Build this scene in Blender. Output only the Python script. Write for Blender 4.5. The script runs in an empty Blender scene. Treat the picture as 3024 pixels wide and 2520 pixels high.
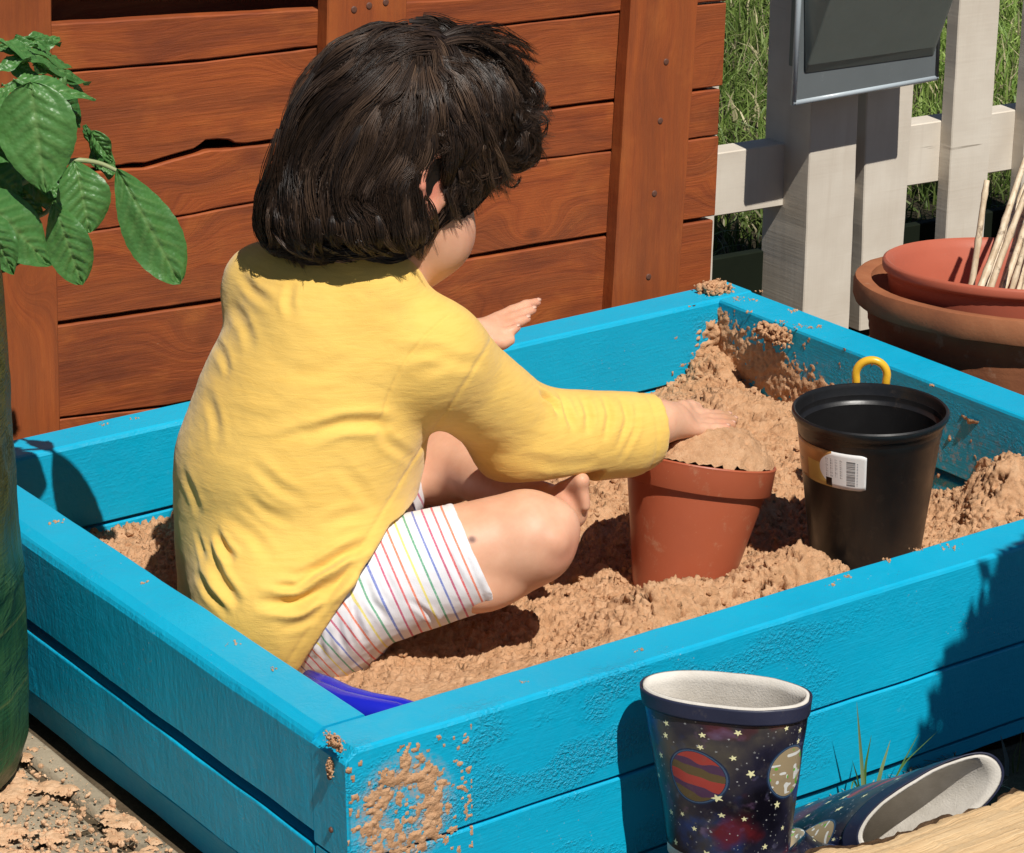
import bpy, math, random
import numpy as np
from mathutils import Vector, Matrix
from mathutils.bvhtree import BVHTree
random.seed(7); RNG = np.random.default_rng(7)
R = math.radians
sc = bpy.context.scene
# ------------------------------------------------------------------ camera
HT = 0.213                                  # height of the sandpit's top edge
F_PX = 8513.86; CX, CY = 1512.0, 1260.0     # focal length in photo pixels
CAM_ROT = (1.2214123934466206, 0.0036083027212732116, -0.6127495676762679)
CAM_LOC = (-1.1504866010656432, -1.890431028029789, 1.1002884525186123 + HT)
cam_data = bpy.data.cameras.new('camera'); cam = bpy.data.objects.new('camera', cam_data)
sc.collection.objects.link(cam); sc.camera = cam
cam.location = CAM_LOC; cam.rotation_euler = CAM_ROT
cam_data.sensor_width = 36.0; cam_data.lens = F_PX / 3024 * 36.0
cam_data.clip_start = 0.05; cam_data.clip_end = 200
# ------------------------------------------------------------------ world, sun, exposure
SUN = Vector((-0.085, -0.56, 0.81)).normalized()
world = bpy.data.worlds.new('World'); sc.world = world; world.use_nodes = True
wt = world.node_tree; wt.nodes.clear()
wo = wt.nodes.new('ShaderNodeOutputWorld'); bg = wt.nodes.new('ShaderNodeBackground'); sky = wt.nodes.new('ShaderNodeTexSky')
sky.sky_type = 'NISHITA'; sky.sun_disc = False
sky.sun_elevation = math.asin(SUN.z); sky.sun_rotation = math.atan2(SUN.x, SUN.y)
sky.air_density = 0.7; sky.dust_density = 0.1; sky.ozone_density = 1.0
bg.inputs[1].default_value = 0.05
wt.links.new(sky.outputs[0], bg.inputs[0]); wt.links.new(bg.outputs[0], wo.inputs[0])
sd = bpy.data.lights.new('sun', 'SUN'); sun = bpy.data.objects.new('sun', sd); sc.collection.objects.link(sun)
sd.energy = 5.0; sd.angle = R(0.5); sd.color = (1.0, 0.955, 0.88)
sun.rotation_euler = SUN.to_track_quat('Z', 'Y').to_euler(); sun.location = (0, 0, 6)
sc.view_settings.view_transform = 'Standard'; sc.view_settings.look = 'None'
sc.view_settings.gamma = 1.0; sc.view_settings.use_curve_mapping = False
sc.view_settings.exposure = -0.02
# ------------------------------------------------------------------ projection helpers (photo px in a 2100 x 1750 grid -> world)
_Rm = np.array(cam.rotation_euler.to_matrix()); _C = np.array(CAM_LOC); S = 3024 / 2100
def ray(px, py):
    d = _Rm @ np.array([(px * S - CX) / F_PX, -(py * S - CY) / F_PX, -1.0]); return _C, d
def at(px, py, y=None, z=None, x=None):
    c, d = ray(px, py)
    if y is not None: t = (y - c[1]) / d[1]
    elif z is not None: t = (z - c[2]) / d[2]
    else: t = (x - c[0]) / d[0]
    return c + d * t
def A(*v): return np.array(v, float)
def nrm(v): v = np.asarray(v, float); return v / (np.linalg.norm(v) + 1e-12)
# ------------------------------------------------------------------ vectorised noise
_perm = RNG.permutation(512).astype(np.int64); _val = RNG.random(512) * 2 - 1
def _h(i, j, k): return _val[(_perm[(_perm[(_perm[i & 511] + j) & 511] + k) & 511])]
def vnoise(P):
    P = np.asarray(P, float); I = np.floor(P).astype(np.int64); f = P - I; f = f * f * (3 - 2 * f)
    i, j, k = I[..., 0], I[..., 1], I[..., 2]; u, v, w = f[..., 0], f[..., 1], f[..., 2]
    def L(a, b, t): return a + (b - a) * t
    return L(L(L(_h(i, j, k), _h(i+1, j, k), u), L(_h(i, j+1, k), _h(i+1, j+1, k), u), v),
             L(L(_h(i, j, k+1), _h(i+1, j, k+1), u), L(_h(i, j+1, k+1), _h(i+1, j+1, k+1), u), v), w)
def fbm(P, oct=4, lac=2.03, g=0.5):
    P = np.asarray(P, float); s = 0; a = 1.0
    for o in range(oct): s = s + a * vnoise(P + 17.3 * o); P = P * lac; a *= g
    return s
def sstep(a, b, x): t = np.clip((x - a) / (b - a), 0, 1); return t * t * (3 - 2 * t)
# ------------------------------------------------------------------ object helpers
COL = sc.collection
def tag(o, label=None, cat=None, group=None, kind=None):
    if label: o['label'] = label
    if cat: o['category'] = cat
    if group: o['group'] = group
    if kind: o['kind'] = kind
    return o
def empty(name, loc=(0, 0, 0), mat=None):
    o = bpy.data.objects.new(name, None); COL.objects.link(o)
    o.empty_display_size = 0.05
    if mat is not None: o.matrix_world = mat
    else: o.location = loc
    bpy.context.view_layer.update()
    return o
def mesh_obj(name, verts, faces, mat, parent=None, smooth=True, local=False, attrs=None, uv=None):
    """verts are world coordinates unless local; a parented mesh is re-expressed in its parent's frame."""
    verts = np.asarray(verts, float).reshape(-1, 3)
    if parent is not None and not local:
        Mi = np.array(parent.matrix_world.inverted()); verts = verts @ Mi[:3, :3].T + Mi[:3, 3]
    me = bpy.data.meshes.new(name)
    if isinstance(faces, np.ndarray):
        n, k = faces.shape
        me.vertices.add(len(verts)); me.vertices.foreach_set('co', verts.astype(np.float32).ravel())
        me.loops.add(n * k); me.loops.foreach_set('vertex_index', faces.astype(np.int32).ravel())
        me.polygons.add(n); me.polygons.foreach_set('loop_start', np.arange(0, n * k, k, dtype=np.int32))
        me.polygons.foreach_set('loop_total', np.full(n, k, dtype=np.int32)); me.update(calc_edges=True)
    else:
        me.from_pydata([tuple(v) for v in verts], [], [tuple(int(i) for i in f) for f in faces]); me.update()
    if attrs:
        for an, vals in attrs.items():
            vals = np.asarray(vals, np.float32)
            if vals.ndim == 2:
                a = me.attributes.new(an, 'FLOAT_COLOR', 'POINT')
                if vals.shape[1] == 3: vals = np.concatenate([vals, np.ones((len(vals), 1), np.float32)], 1)
                a.data.foreach_set('color', vals.ravel())
            else:
                a = me.attributes.new(an, 'FLOAT', 'POINT'); a.data.foreach_set('value', vals)
    if uv is not None:
        ul = me.uv_layers.new(name='UVMap'); li = np.zeros(len(me.loops), np.int32); me.loops.foreach_get('vertex_index', li)
        ul.data.foreach_set('uv', np.asarray(uv, np.float32)[li].ravel())
    me.polygons.foreach_set('use_smooth', np.full(len(me.polygons), bool(smooth)))
    if mat: me.materials.append(mat)
    o = bpy.data.objects.new(name, me); COL.objects.link(o)
    if parent is not None: o.parent = parent
    return o
def auto_smooth(o, ang=35):
    me = o.data; n = len(me.edges)
    import bmesh
    bm = bmesh.new(); bm.from_mesh(me)
    for e in bm.edges:
        if len(e.link_faces) == 2 and e.calc_face_angle(0) > R(ang): e.smooth = False
    bm.to_mesh(me); bm.free(); return o
class MB:
    def __init__(s): s.v = []; s.f = []; s.n = 0
    def add(s, V, F):
        s.v.append(np.asarray(V, float)); s.f += [tuple(i + s.n for i in f) for f in F]; s.n += len(V); return s
    def box(s, c, h, M=np.eye(3)):
        c = np.asarray(c, float); V = np.array([[x, y, z] for x in (-1, 1) for y in (-1, 1) for z in (-1, 1)], float) * h
        return s.add(V @ np.asarray(M).T + c, [(0, 1, 3, 2), (4, 6, 7, 5), (0, 4, 5, 1), (2, 3, 7, 6), (0, 2, 6, 4), (1, 5, 7, 3)])
    def build(s, name, mat, parent=None, **k): return mesh_obj(name, np.concatenate(s.v), s.f, mat, parent, **k)
def grid_faces(nu, nv, wrap_u=False, wrap_v=False, off=0):
    F = []
    for i in range(nu if wrap_u else nu - 1):
        for j in range(nv if wrap_v else nv - 1):
            a, b = i, (i + 1) % nu; c, d = j, (j + 1) % nv
            F.append((off + a * nv + c, off + b * nv + c, off + b * nv + d, off + a * nv + d))
    return F
def lathe(profile, n=48, c=(0, 0, 0), axis=(0, 0, 1), wob=0.0):
    """closed or open (r, h) profile swept about axis -> verts, faces (ring-major along the profile)"""
    ax = nrm(axis); t = nrm(np.cross([0, 1, 0.01], ax)); b = np.cross(ax, t); c = np.asarray(c, float)
    V = []
    for i in range(n):
        a = 2 * math.pi * i / n; d = math.cos(a) * t + math.sin(a) * b
        for r, h in profile: V.append(c + d * r * (1 + wob * math.sin(2 * a + 1)) + ax * h)
    F = grid_faces(n, len(profile), wrap_u=True)
    return np.array(V), F
def tube(pts, rad, n=8, caps=True):
    pts = np.asarray(pts, float); m = len(pts); rad = np.broadcast_to(np.asarray(rad, float), (m,))
    T = np.gradient(pts, axis=0); T /= np.linalg.norm(T, axis=1)[:, None] + 1e-12
    ref = nrm(np.cross(T[0], [0.31, 0.2, 0.93])); V = []
    for i in range(m):
        ref = nrm(ref - T[i] * (ref @ T[i])); b = np.cross(T[i], ref)
        for k in range(n):
            a = 2 * math.pi * k / n; V.append(pts[i] + rad[i] * (math.cos(a) * ref + math.sin(a) * b))
    F = [(i * n + k, i * n + (k + 1) % n, (i + 1) * n + (k + 1) % n, (i + 1) * n + k) for i in range(m - 1) for k in range(n)]
    if caps: F += [tuple(range(n))[::-1], tuple((m - 1) * n + k for k in range(n))]
    return np.array(V), F
# ------------------------------------------------------------------ node helpers
class NT:
    def __init__(s, name):
        s.m = bpy.data.materials.new(name); s.m.use_nodes = True; s.t = s.m.node_tree; s.t.nodes.clear()
        s.out = s.t.nodes.new('ShaderNodeOutputMaterial'); s.b = s.t.nodes.new('ShaderNodeBsdfPrincipled')
        s.t.links.new(s.b.outputs[0], s.out.inputs[0]); s.tc = s.t.nodes.new('ShaderNodeTexCoord')
    def put(s, sock, v):
        if v is None: return
        if isinstance(v, bpy.types.NodeSocket): s.t.links.new(v, sock)
        else:
            if hasattr(sock.default_value, '__len__') and not hasattr(v, '__len__'): v = [v] * len(sock.default_value)
            if hasattr(sock.default_value, '__len__') and len(sock.default_value) == 4 and len(v) == 3: v = (*v, 1)
            sock.default_value = v
    def node(s, typ, ins=None, out=0, **props):
        n = s.t.nodes.new(typ)
        for k, v in props.items(): setattr(n, k, v)
        for k, v in (ins or {}).items(): s.put(n.inputs[k], v)
        return n.outputs[out]
    def math(s, op, a, b=0.0, c=0.0, clamp=False):
        n = s.t.nodes.new('ShaderNodeMath'); n.operation = op; n.use_clamp = clamp
        for i, v in enumerate((a, b, c)): s.put(n.inputs[i], v)
        return n.outputs[0]
    def vmath(s, op, a, b=(0, 0, 0), out=0):
        n = s.t.nodes.new('ShaderNodeVectorMath'); n.operation = op; s.put(n.inputs[0], a); s.put(n.inputs[1], b); return n.outputs[out]
    def map(s, vec, scale=(1, 1, 1), loc=(0, 0, 0), rot=(0, 0, 0)):
        return s.node('ShaderNodeMapping', {'Vector': vec, 'Scale': scale, 'Location': loc, 'Rotation': rot})
    def noise(s, vec, scale, detail=4, rough=.5, dist=0.0, out=0):
        return s.node('ShaderNodeTexNoise', {'Vector': vec, 'Scale': scale, 'Detail': detail, 'Roughness': rough, 'Distortion': dist}, out)
    def voro(s, vec, scale, feature='F1', out=0, rnd=1.0):
        return s.node('ShaderNodeTexVoronoi', {'Vector': vec, 'Scale': scale, 'Randomness': rnd}, out, feature=feature)
    def ramp(s, fac, stops, interp='LINEAR'):
        n = s.t.nodes.new('ShaderNodeValToRGB'); cr = n.color_ramp; cr.interpolation = interp
        while len(cr.elements) > 1: cr.elements.remove(cr.elements[-1])
        for i, (p, c) in enumerate(stops):
            if not hasattr(c, '__len__'): c = (c, c, c)
            e = cr.elements[0] if i == 0 else cr.elements.new(p)
            e.position = p; e.color = (*c[:3], 1)
        s.put(n.inputs[0], fac); return n.outputs[0]
    def mix(s, fac, a, b, blend='MIX'):
        n = s.t.nodes.new('ShaderNodeMix'); n.data_type = 'RGBA'; n.blend_type = blend
        s.put(n.inputs[0], fac); s.put(n.inputs[6], a); s.put(n.inputs[7], b); return n.outputs[2]
    def rng(s, v, a, b, c=0.0, d=1.0, smooth=False):
        return s.node('ShaderNodeMapRange', {'Value': v, 'From Min': a, 'From Max': b, 'To Min': c, 'To Max': d}, interpolation_type='SMOOTHSTEP' if smooth else 'LINEAR')
    def bump(s, h, strength=.5, dist=.001, normal=None):
        return s.node('ShaderNodeBump', {'Height': h, 'Strength': strength, 'Distance': dist, 'Normal': normal})
    def attr(s, name, out=0): return s.node('ShaderNodeAttribute', None, out, attribute_name=name)
    def set(s, **k):
        for kk, v in k.items(): s.put(s.b.inputs[{'color': 'Base Color', 'rough': 'Roughness', 'normal': 'Normal', 'spec': 'Specular IOR Level',
            'sss': 'Subsurface Weight', 'sssr': 'Subsurface Radius', 'ssss': 'Subsurface Scale', 'metal': 'Metallic', 'sheen': 'Sheen Weight', 'coat': 'Coat Weight',
            'alpha': 'Alpha', 'trans': 'Transmission Weight', 'sheenr': 'Sheen Roughness', 'coatr': 'Coat Roughness'}[kk]], v)
        return s.m
# ------------------------------------------------------------------ materials
def blue_paint():
    n = NT('blue paint'); g = n.node('ShaderNodeNewGeometry', None, 0); P = g
    big = n.noise(P, 5, 3); fine = n.noise(P, 220, 4, .6); mid = n.noise(P, 45, 5, .65, .6)
    sx = n.node('ShaderNodeSeparateXYZ', {0: P}); X_, Y_, Z_ = [sx.node.outputs[i] for i in range(3)]
    zone = n.math('MAXIMUM', n.math('MULTIPLY', n.rng(X_, .62, .40), n.rng(Y_, .03, .01)), n.math('MULTIPLY', n.rng(X_, 1.0, 1.05), n.rng(Z_, HT - .012, HT - .03)))
    zone = n.math('ADD', n.math('MULTIPLY', zone, .85), .12)
    patch = n.math('MULTIPLY', n.rng(n.noise(n.map(P, (1, 1, 2.2)), 9, 3), .44, .62, smooth=True), zone)      # rough, sand-flecked areas of the paint
    flecks = n.math('MULTIPLY', patch, n.math('ADD', n.math('MULTIPLY', n.rng(n.voro(P, 210), .5, .1), .5), n.math('MULTIPLY', n.rng(n.noise(P, 260, 3, .7), .45, .65), .9)))
    stroke = n.noise(n.map(P, (30, 30, 500)), 1, 3); rough_l = n.math('MULTIPLY', n.rng(X_, .004, .002), n.noise(n.map(P, (60, 60, 22)), 1, 6, .75))
    h = n.math('ADD', n.math('MULTIPLY', flecks, 1.6), n.math('ADD', n.math('MULTIPLY', mid, .8), n.math('MULTIPLY', fine, .25)))
    h = n.math('ADD', n.math('ADD', h, n.math('MULTIPLY', rough_l, 3.0)), n.math('MULTIPLY', stroke, .35))
    col = n.ramp(big, [(.3, (.001, .355, .575)), (.7, (.002, .41, .64))])
    col = n.mix(n.rng(n.noise(P, 60, 5, .7), .62, .75, 0, .22), col, (.12, .42, .52))
    spk = n.math('MULTIPLY', n.rng(n.voro(P, 140), .13, .06), n.rng(n.noise(P, 9, 2), .55, .7))
    col = n.mix(n.math('MULTIPLY', spk, .75), col, (.45, .36, .26))
    # thin dusty film of sand round the splat by the near corner
    dx = n.math('DIVIDE', n.math('SUBTRACT', X_, .058), .043); dz = n.math('DIVIDE', n.math('SUBTRACT', Z_, .140), .045)
    rr = n.math('SQRT', n.math('ADD', n.math('MULTIPLY', dx, dx), n.math('MULTIPLY', dz, dz)))
    film = n.math('MULTIPLY', n.rng(n.math('ABSOLUTE', n.math('SUBTRACT', rr, .72)), .62, .10), n.rng(Y_, .004, .002))
    film = n.math('MULTIPLY', film, n.rng(n.noise(P, 170, 5, .75), .42, .56)); film2 = n.math('MULTIPLY', n.math('MULTIPLY', n.rng(X_, 1.05, 1.06), n.rng(Z_, HT - .02, HT - .06)), n.rng(n.noise(P, 130, 5, .75), .52, .62))
    col = n.mix(n.math('MINIMUM', n.math('ADD', n.math('MULTIPLY', film, .9), n.math('MULTIPLY', film2, .5)), .92), col, (.50, .29, .16))
    return n.set(color=col, rough=n.rng(mid, .3, .7, .38, .6), spec=.4, normal=n.bump(h, .75, .0012))
def red_wood(name, vertical=False, hue=0.0, seed=0.0):
    n = NT(name); P = n.tc.outputs['Object']; P = n.vmath('ADD', P, (seed * 3.1, seed, seed * 1.7))
    sx = n.node('ShaderNodeSeparateXYZ', {0: P}); x, y, z = [sx.node.outputs[i] for i in range(3)]
    if vertical: x, z = z, x
    # knots bend the grain round themselves
    kv = n.node('ShaderNodeCombineXYZ', {0: x, 1: n.math('MULTIPLY', z, 1.6), 2: 0.0})
    kd = n.voro(kv, 5.2); swell = n.rng(kd, .0, .62, 1, 0, smooth=True)
    warp = n.math('MULTIPLY', n.noise(kv, 5, 2), .018)
    zz = n.math('ADD', n.math('ADD', z, warp), n.math('MULTIPLY', n.math('POWER', swell, 2), .055))
    gv = n.node('ShaderNodeCombineXYZ', {0: n.math('MULTIPLY', x, .055), 1: n.math('MULTIPLY', y, .3), 2: zz})
    rings = n.noise(gv, 110, 6, .72); band = n.noise(gv, 34, 2)
    fibre = n.noise(n.node('ShaderNodeCombineXYZ', {0: n.math('MULTIPLY', x, 14), 1: n.math('MULTIPLY', y, 100), 2: n.math('MULTIPLY', z, 420)}), 1, 4, .6)
    col = n.ramp(rings, [(.26, (.150, .030, .011)), (.46, (.30, .068, .019)), (.62, (.375, .092, .024)), (.8, (.44, .122, .034))])
    col = n.mix(n.rng(band, .35, .7, 0, .6), col, (.20, .055, .020))
    stain = n.noise(kv, 9, 4, .6)
    col = n.mix(n.rng(stain, .54, .74, 0, .75), col, (.43, .125, .030))
    col = n.mix(n.rng(n.noise(kv, 5.3, 3, .6), .57, .70, 0, .5), col, (.15, .038, .018))
    col = n.mix(n.rng(n.noise(n.node('ShaderNodeCombineXYZ', {0: n.math('MULTIPLY', x, 3), 1: 0.0, 2: n.math('MULTIPLY', z, 16)}), 1, 5, .7), .5, .68, 0, .7), col, (.135, .034, .015))
    knot = n.rng(kd, .10, .045, 0, .7); col = n.mix(knot, col, (.12, .030, .013))
    fl = n.rng(n.noise(n.node('ShaderNodeCombineXYZ', {0: n.math('MULTIPLY', x, 45), 1: 0.0, 2: n.math('MULTIPLY', z, 170)}), 1, 4, .7), .70, .75)
    col = n.mix(n.math('MULTIPLY', fl, .55), col, (.55, .30, .17))
    if hue: col = n.mix(hue, col, (.38, .105, .028))
    h = n.math('ADD', n.math('MULTIPLY', rings, .6), n.math('ADD', n.math('MULTIPLY', fibre, .3), n.math('MULTIPLY', stain, .5)))
    return n.set(color=col, rough=n.rng(rings, .3, .7, .72, .5), spec=.28, normal=n.bump(h, .9, .0020))
def white_wood():
    n = NT('weathered white paint'); P = n.tc.outputs['Object']
    grain = n.noise(n.map(P, (60, 60, 4)), 1, 4, .6); cross = n.noise(n.map(P, (8, 8, 260)), 1, 3, .6); bl = n.noise(P, 14, 4)
    col = n.ramp(bl, [(.3, (.60, .53, .44)), (.7, (.70, .635, .54))])
    col = n.mix(n.rng(grain, .55, .78, 0, .35), col, (.52, .44, .35)); col = n.mix(n.rng(cross, .62, .8, 0, .35), col, (.50, .42, .33))
    crack = n.rng(n.noise(n.map(P, (5, 5, 130)), 1, 2), .70, .74, 0, .7); col = n.mix(n.math('MULTIPLY', crack, n.rng(bl, .5, .7)), col, (.16, .12, .08))
    h = n.math('ADD', n.math('MULTIPLY', cross, .5), grain)
    return n.set(color=col, rough=.62, spec=.3, normal=n.bump(h, .35, .001))
def sand_mat(name='sand', smooth=0.0, light=1.0):
    n = NT(name); P = n.node('ShaderNodeNewGeometry', None, 0)
    g = n.noise(P, 900, 2, .8); m = n.noise(P, 70, 5, .65); b = n.noise(P, 12, 3)
    col = n.ramp(m, [(p_, tuple(min(v_ * light * (1 + (light - 1) * .35 * i_), .9) for i_, v_ in enumerate(c_))) for p_, c_ in ((.28, (.46, .250, .130)), (.5, (.60, .345, .19)), (.75, (.69, .435, .26)))])
    col = n.mix(n.rng(b, .4, .7, 0, .3), col, (.50, .265, .125))
    col = n.mix(n.rng(n.voro(P, 700), .22, .1, 0, .45), col, (.22, .10, .05)); col = n.mix(n.rng(n.noise(P, 1300, 1), .66, .72, 0, .5), col, (.85, .66, .48))
    h = n.math('ADD', n.math('MULTIPLY', n.noise(P, 230, 5, .7), 1.5 - smooth), n.math('MULTIPLY', g, .3))
    return n.set(color=col, rough=.95, spec=.1, normal=n.bump(h, .9, .0022))
def plastic(name, col, rough=.35, var=.15, dirt=None, spec=.45, bump=.1, dark=.85):
    n = NT(name); P = n.tc.outputs['Object']; b = n.noise(P, 18, 4, .6)
    c = n.mix(n.rng(b, .35, .7, 0, var), col, tuple(v * dark * .8 for v in col))
    if dirt:
        d = n.rng(n.noise(P, 32, 5, .75), .60, .72, 0, .55); d2 = n.rng(n.voro(P, 120), .1, .04, 0, .5)
        c = n.mix(d, c, dirt); c = n.mix(n.math('MULTIPLY', d2, n.rng(b, .4, .6)), c, dirt)
    return n.set(color=c, rough=n.rng(n.noise(P, 40, 4, .6), .3, .7, rough * .85, rough * 1.3), spec=spec, normal=n.bump(n.noise(P, 300, 3), bump, .0006))
def terracotta():
    n = NT('terracotta'); P = n.tc.outputs['Object']; b = n.noise(P, 9, 5, .6); f = n.noise(P, 160, 4, .7)
    col = n.ramp(b, [(.3, (.24, .085, .040)), (.55, (.34, .125, .055)), (.75, (.43, .18, .085))])
    col = n.mix(n.rng(f, .6, .8, 0, .3), col, (.2, .07, .04)); col = n.mix(n.rng(n.noise(P, 22, 5, .7), .62, .74, 0, .4), col, (.55, .36, .24))
    return n.set(color=col, rough=.8, spec=.25, normal=n.bump(f, .35, .0012))
def skin():
    n = NT('skin'); P = n.node('ShaderNodeNewGeometry', None, 0); b = n.noise(P, 25, 4, .6); f = n.noise(P, 420, 3, .6)
    col = n.ramp(b, [(.3, (.64, .325, .20)), (.7, (.76, .43, .28))])
    col = n.mix(n.attr('blush_glow', 2), col, (.66, .20, .135)); col = n.mix(n.attr('mole', 2), col, (.16, .055, .03))
    col = n.mix(n.attr('sandy', 2), col, (.52, .285, .15))
    col = n.mix(n.rng(n.noise(P, 110, 4, .7), .62, .74, 0, .18), col, (.60, .26, .18))
    return n.set(color=col, rough=.5, spec=.38, sss=.16, sssr=(1.0, .35, .18), ssss=.006, normal=n.bump(f, .22, .0004))
def jersey():
    n = NT('yellow jersey'); P = n.tc.outputs['Object']
    slub = n.noise(n.map(P, (34, 34, 330), rot=(.05, .18, 0)), 1, 3, .65, .4); weave = n.noise(P, 1500, 1); b = n.noise(P, 14, 3)
    cr = n.noise(n.map(P, (22, 22, 48), rot=(0, .5, .3)), 1, 4, .6, .8)
    col = n.mix(n.rng(slub, .42, .72, 0, .5), (.83, .525, .125), (.73, .435, .085)); col = n.mix(n.rng(b, .35, .7, 0, .3), col, (.85, .59, .16))
    col = n.mix(n.rng(n.noise(P, 9, 4, .7), .60, .72, 0, .25), col, (.55, .36, .12))
    h = n.math('ADD', n.math('MULTIPLY', slub, .55), n.math('ADD', n.math('MULTIPLY', weave, .35), n.math('MULTIPLY', cr, 1.6)))
    return n.set(color=col, rough=.85, spec=.12, sheen=.25, sheenr=.5, normal=n.bump(h, .38, .0020))
def striped():
    n = NT('rainbow striped cotton'); t = n.attr('stripe', 2); P = n.tc.outputs['Object']
    cols = [(.83, .16, .04), (.76, .07, .07), (.56, .03, .13), (.10, .16, .52), (.05, .34, .16), (.83, .70, .10)]
    N = len(cols); ph = n.math('FRACT', n.math('DIVIDE', t, float(N))); st = []
    for i, c in enumerate(cols): st.append((i / N + .0005, c))
    c = n.ramp(ph, st, 'CONSTANT'); local = n.math('FRACT', t)
    d = n.math('ABSOLUTE', n.math('SUBTRACT', local, .5)); m = n.rng(d, .125, .09)
    base = n.mix(n.rng(n.noise(P, 30, 3), .4, .7, 0, .3), (.80, .78, .80), (.72, .71, .75))
    col = n.mix(n.math('MULTIPLY', m, n.rng(n.noise(P, 900, 1), .3, .5, .55, .88)), base, c)
    h = n.math('ADD', n.noise(P, 1300, 1), n.math('MULTIPLY', n.noise(n.map(P, rot=(0, .6, 0), scale=(60, 30, 30)), 1, 3), 1.2))
    return n.set(color=col, rough=.85, spec=.1, sheen=.15, normal=n.bump(h, .4, .0012))
def hair_mat():
    n = NT('dark brown hair'); v = n.attr('tint', 2)
    col = n.ramp(v, [(0, (.010, .006, .0042)), (.4, (.036, .0205, .013)), (.75, (.080, .047, .029)), (1, (.15, .092, .056))])
    return n.set(color=col, rough=.42, spec=.42)
def leaf_mat():
    n = NT('green leaf'); v = n.attr('vein', 2); r = n.attr('rand', 2); P = n.node('ShaderNodeNewGeometry', None, 0)
    b = n.noise(P, 60, 4, .6)
    col = n.mix(r, (.050, .165, .040), (.105, .265, .065)); col = n.mix(n.rng(b, .4, .7, 0, .35), col, (.035, .12, .034))
    col = n.mix(n.math('MULTIPLY', v, .5), col, (.22, .36, .12))
    cell = n.voro(P, 230, out=0); m = n.set(color=col, rough=.40, spec=.5, normal=n.bump(n.math('ADD', n.math('MULTIPLY', cell, -.8), n.math('MULTIPLY', b, .7)), .5, .0012))
    tr = n.node('ShaderNodeBsdfTranslucent', {'Color': n.mix(.5, col, (.10, .26, .02))})
    mx = n.t.nodes.new('ShaderNodeMixShader'); mx.inputs[0].default_value = .22
    n.t.links.new(n.b.outputs[0], mx.inputs[1]); n.t.links.new(tr, mx.inputs[2]); n.t.links.new(mx.outputs[0], n.out.inputs[0]); return m
def grass_mat():
    n = NT('grass blades'); c = n.attr('tint', 0); col = c
    m = n.set(color=col, rough=.5, spec=.4)
    tr = n.node('ShaderNodeBsdfTranslucent', {'Color': col}); mx = n.t.nodes.new('ShaderNodeMixShader'); mx.inputs[0].default_value = .3
    n.t.links.new(n.b.outputs[0], mx.inputs[1]); n.t.links.new(tr, mx.inputs[2]); n.t.links.new(mx.outputs[0], n.out.inputs[0]); return m
def soil_mat(name, c1, c2, sc_=8):
    n = NT(name); P = n.node('ShaderNodeNewGeometry', None, 0); b = n.noise(P, sc_, 6, .65); f = n.noise(P, 130, 5, .7)
    return n.set(color=n.mix(n.rng(f, .4, .7, 0, .6), n.ramp(b, [(.3, c1), (.7, c2)]), tuple(v * .6 for v in c1)), rough=.95, spec=.15, normal=n.bump(n.math('ADD', b, f), .8, .004))
def slab_mat():
    n = NT('worn concrete paving'); P = n.node('ShaderNodeNewGeometry', None, 0); b = n.noise(P, 7, 5, .6); f = n.noise(P, 140, 5, .75)
    col = n.ramp(b, [(.3, (.27, .22, .155)), (.7, (.42, .35, .25))]); col = n.mix(n.rng(f, .55, .75, 0, .5), col, (.12, .10, .075))
    col = n.mix(n.rng(n.noise(P, 22, 5, .7), .58, .66, 0, .65), col, (.10, .085, .06))
    return n.set(color=col, rough=.9, spec=.2, normal=n.bump(n.math('ADD', f, n.math('MULTIPLY', b, .6)), .7, .003))
def bag_mat():
    n = NT('woven green plastic'); P = n.tc.outputs['Object']; sx = n.node('ShaderNodeSeparateXYZ', {0: P}); z = sx.node.outputs[2]
    w = n.math('MULTIPLY', n.noise(n.map(P, (260, 260, 8)), 1, 1), n.noise(n.map(P, (8, 8, 420)), 1, 1))
    cr = n.noise(n.map(P, (1, 1, 1)), 11, 5, .6, .8)
    low = n.mix(n.rng(cr, .4, .65), (.012, .055, .020), (.035, .095, .032)); up = n.mix(n.rng(cr, .4, .65), (.055, .060, .016), (.085, .082, .022))
    col = n.mix(n.rng(z, .22, .34, smooth=True), low, up)
    seam = n.rng(n.math('ABSOLUTE', n.math('SUBTRACT', n.math('FRACT', n.math('MULTIPLY', z, 14.0)), .5)), .03, .015, 0, .5)
    col = n.mix(n.math('MULTIPLY', seam, n.rng(z, .24, .22)), col, (.10, .13, .04))
    return n.set(color=col, rough=.45, spec=.4, normal=n.bump(n.math('ADD', n.math('MULTIPLY', cr, 6), w), .7, .003))
M_BLUE = blue_paint(); M_WOOD = [red_wood('red brown stained pine', seed=s, hue=h) for s, h in ((0, 0), (1.3, .15), (2.6, .0), (4.1, .08))]
M_BATTEN = red_wood('red brown stained batten', vertical=True, hue=.25, seed=6.3); M_WHITE = white_wood()
M_SAND = sand_mat(); M_DRY = sand_mat('dry sand', 0, 1.22); M_SKIN = skin(); M_SHIRT = jersey(); M_SHORTS = striped(); M_HAIR = hair_mat(); M_LEAF = leaf_mat(); M_GRASS = grass_mat()
M_TERRA = terracotta(); M_SLAB = slab_mat(); M_BAG = bag_mat()
M_SOIL = soil_mat('dark soil', (.018, .016, .010), (.045, .036, .022)); M_EARTH = soil_mat('dry earth', (.07, .05, .03), (.16, .12, .075))
M_POT = plastic('terracotta coloured plastic', (.43, .105, .048), .38, .2, (.52, .30, .18)); M_POT2 = plastic('red plastic planter', (.45, .115, .066), .5, .15, (.42, .16, .1), spec=.3)
M_BLACK = plastic('black plastic', (.012, .0115, .012), .33, .2, (.06, .045, .035), spec=.5, dark=.6)
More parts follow.
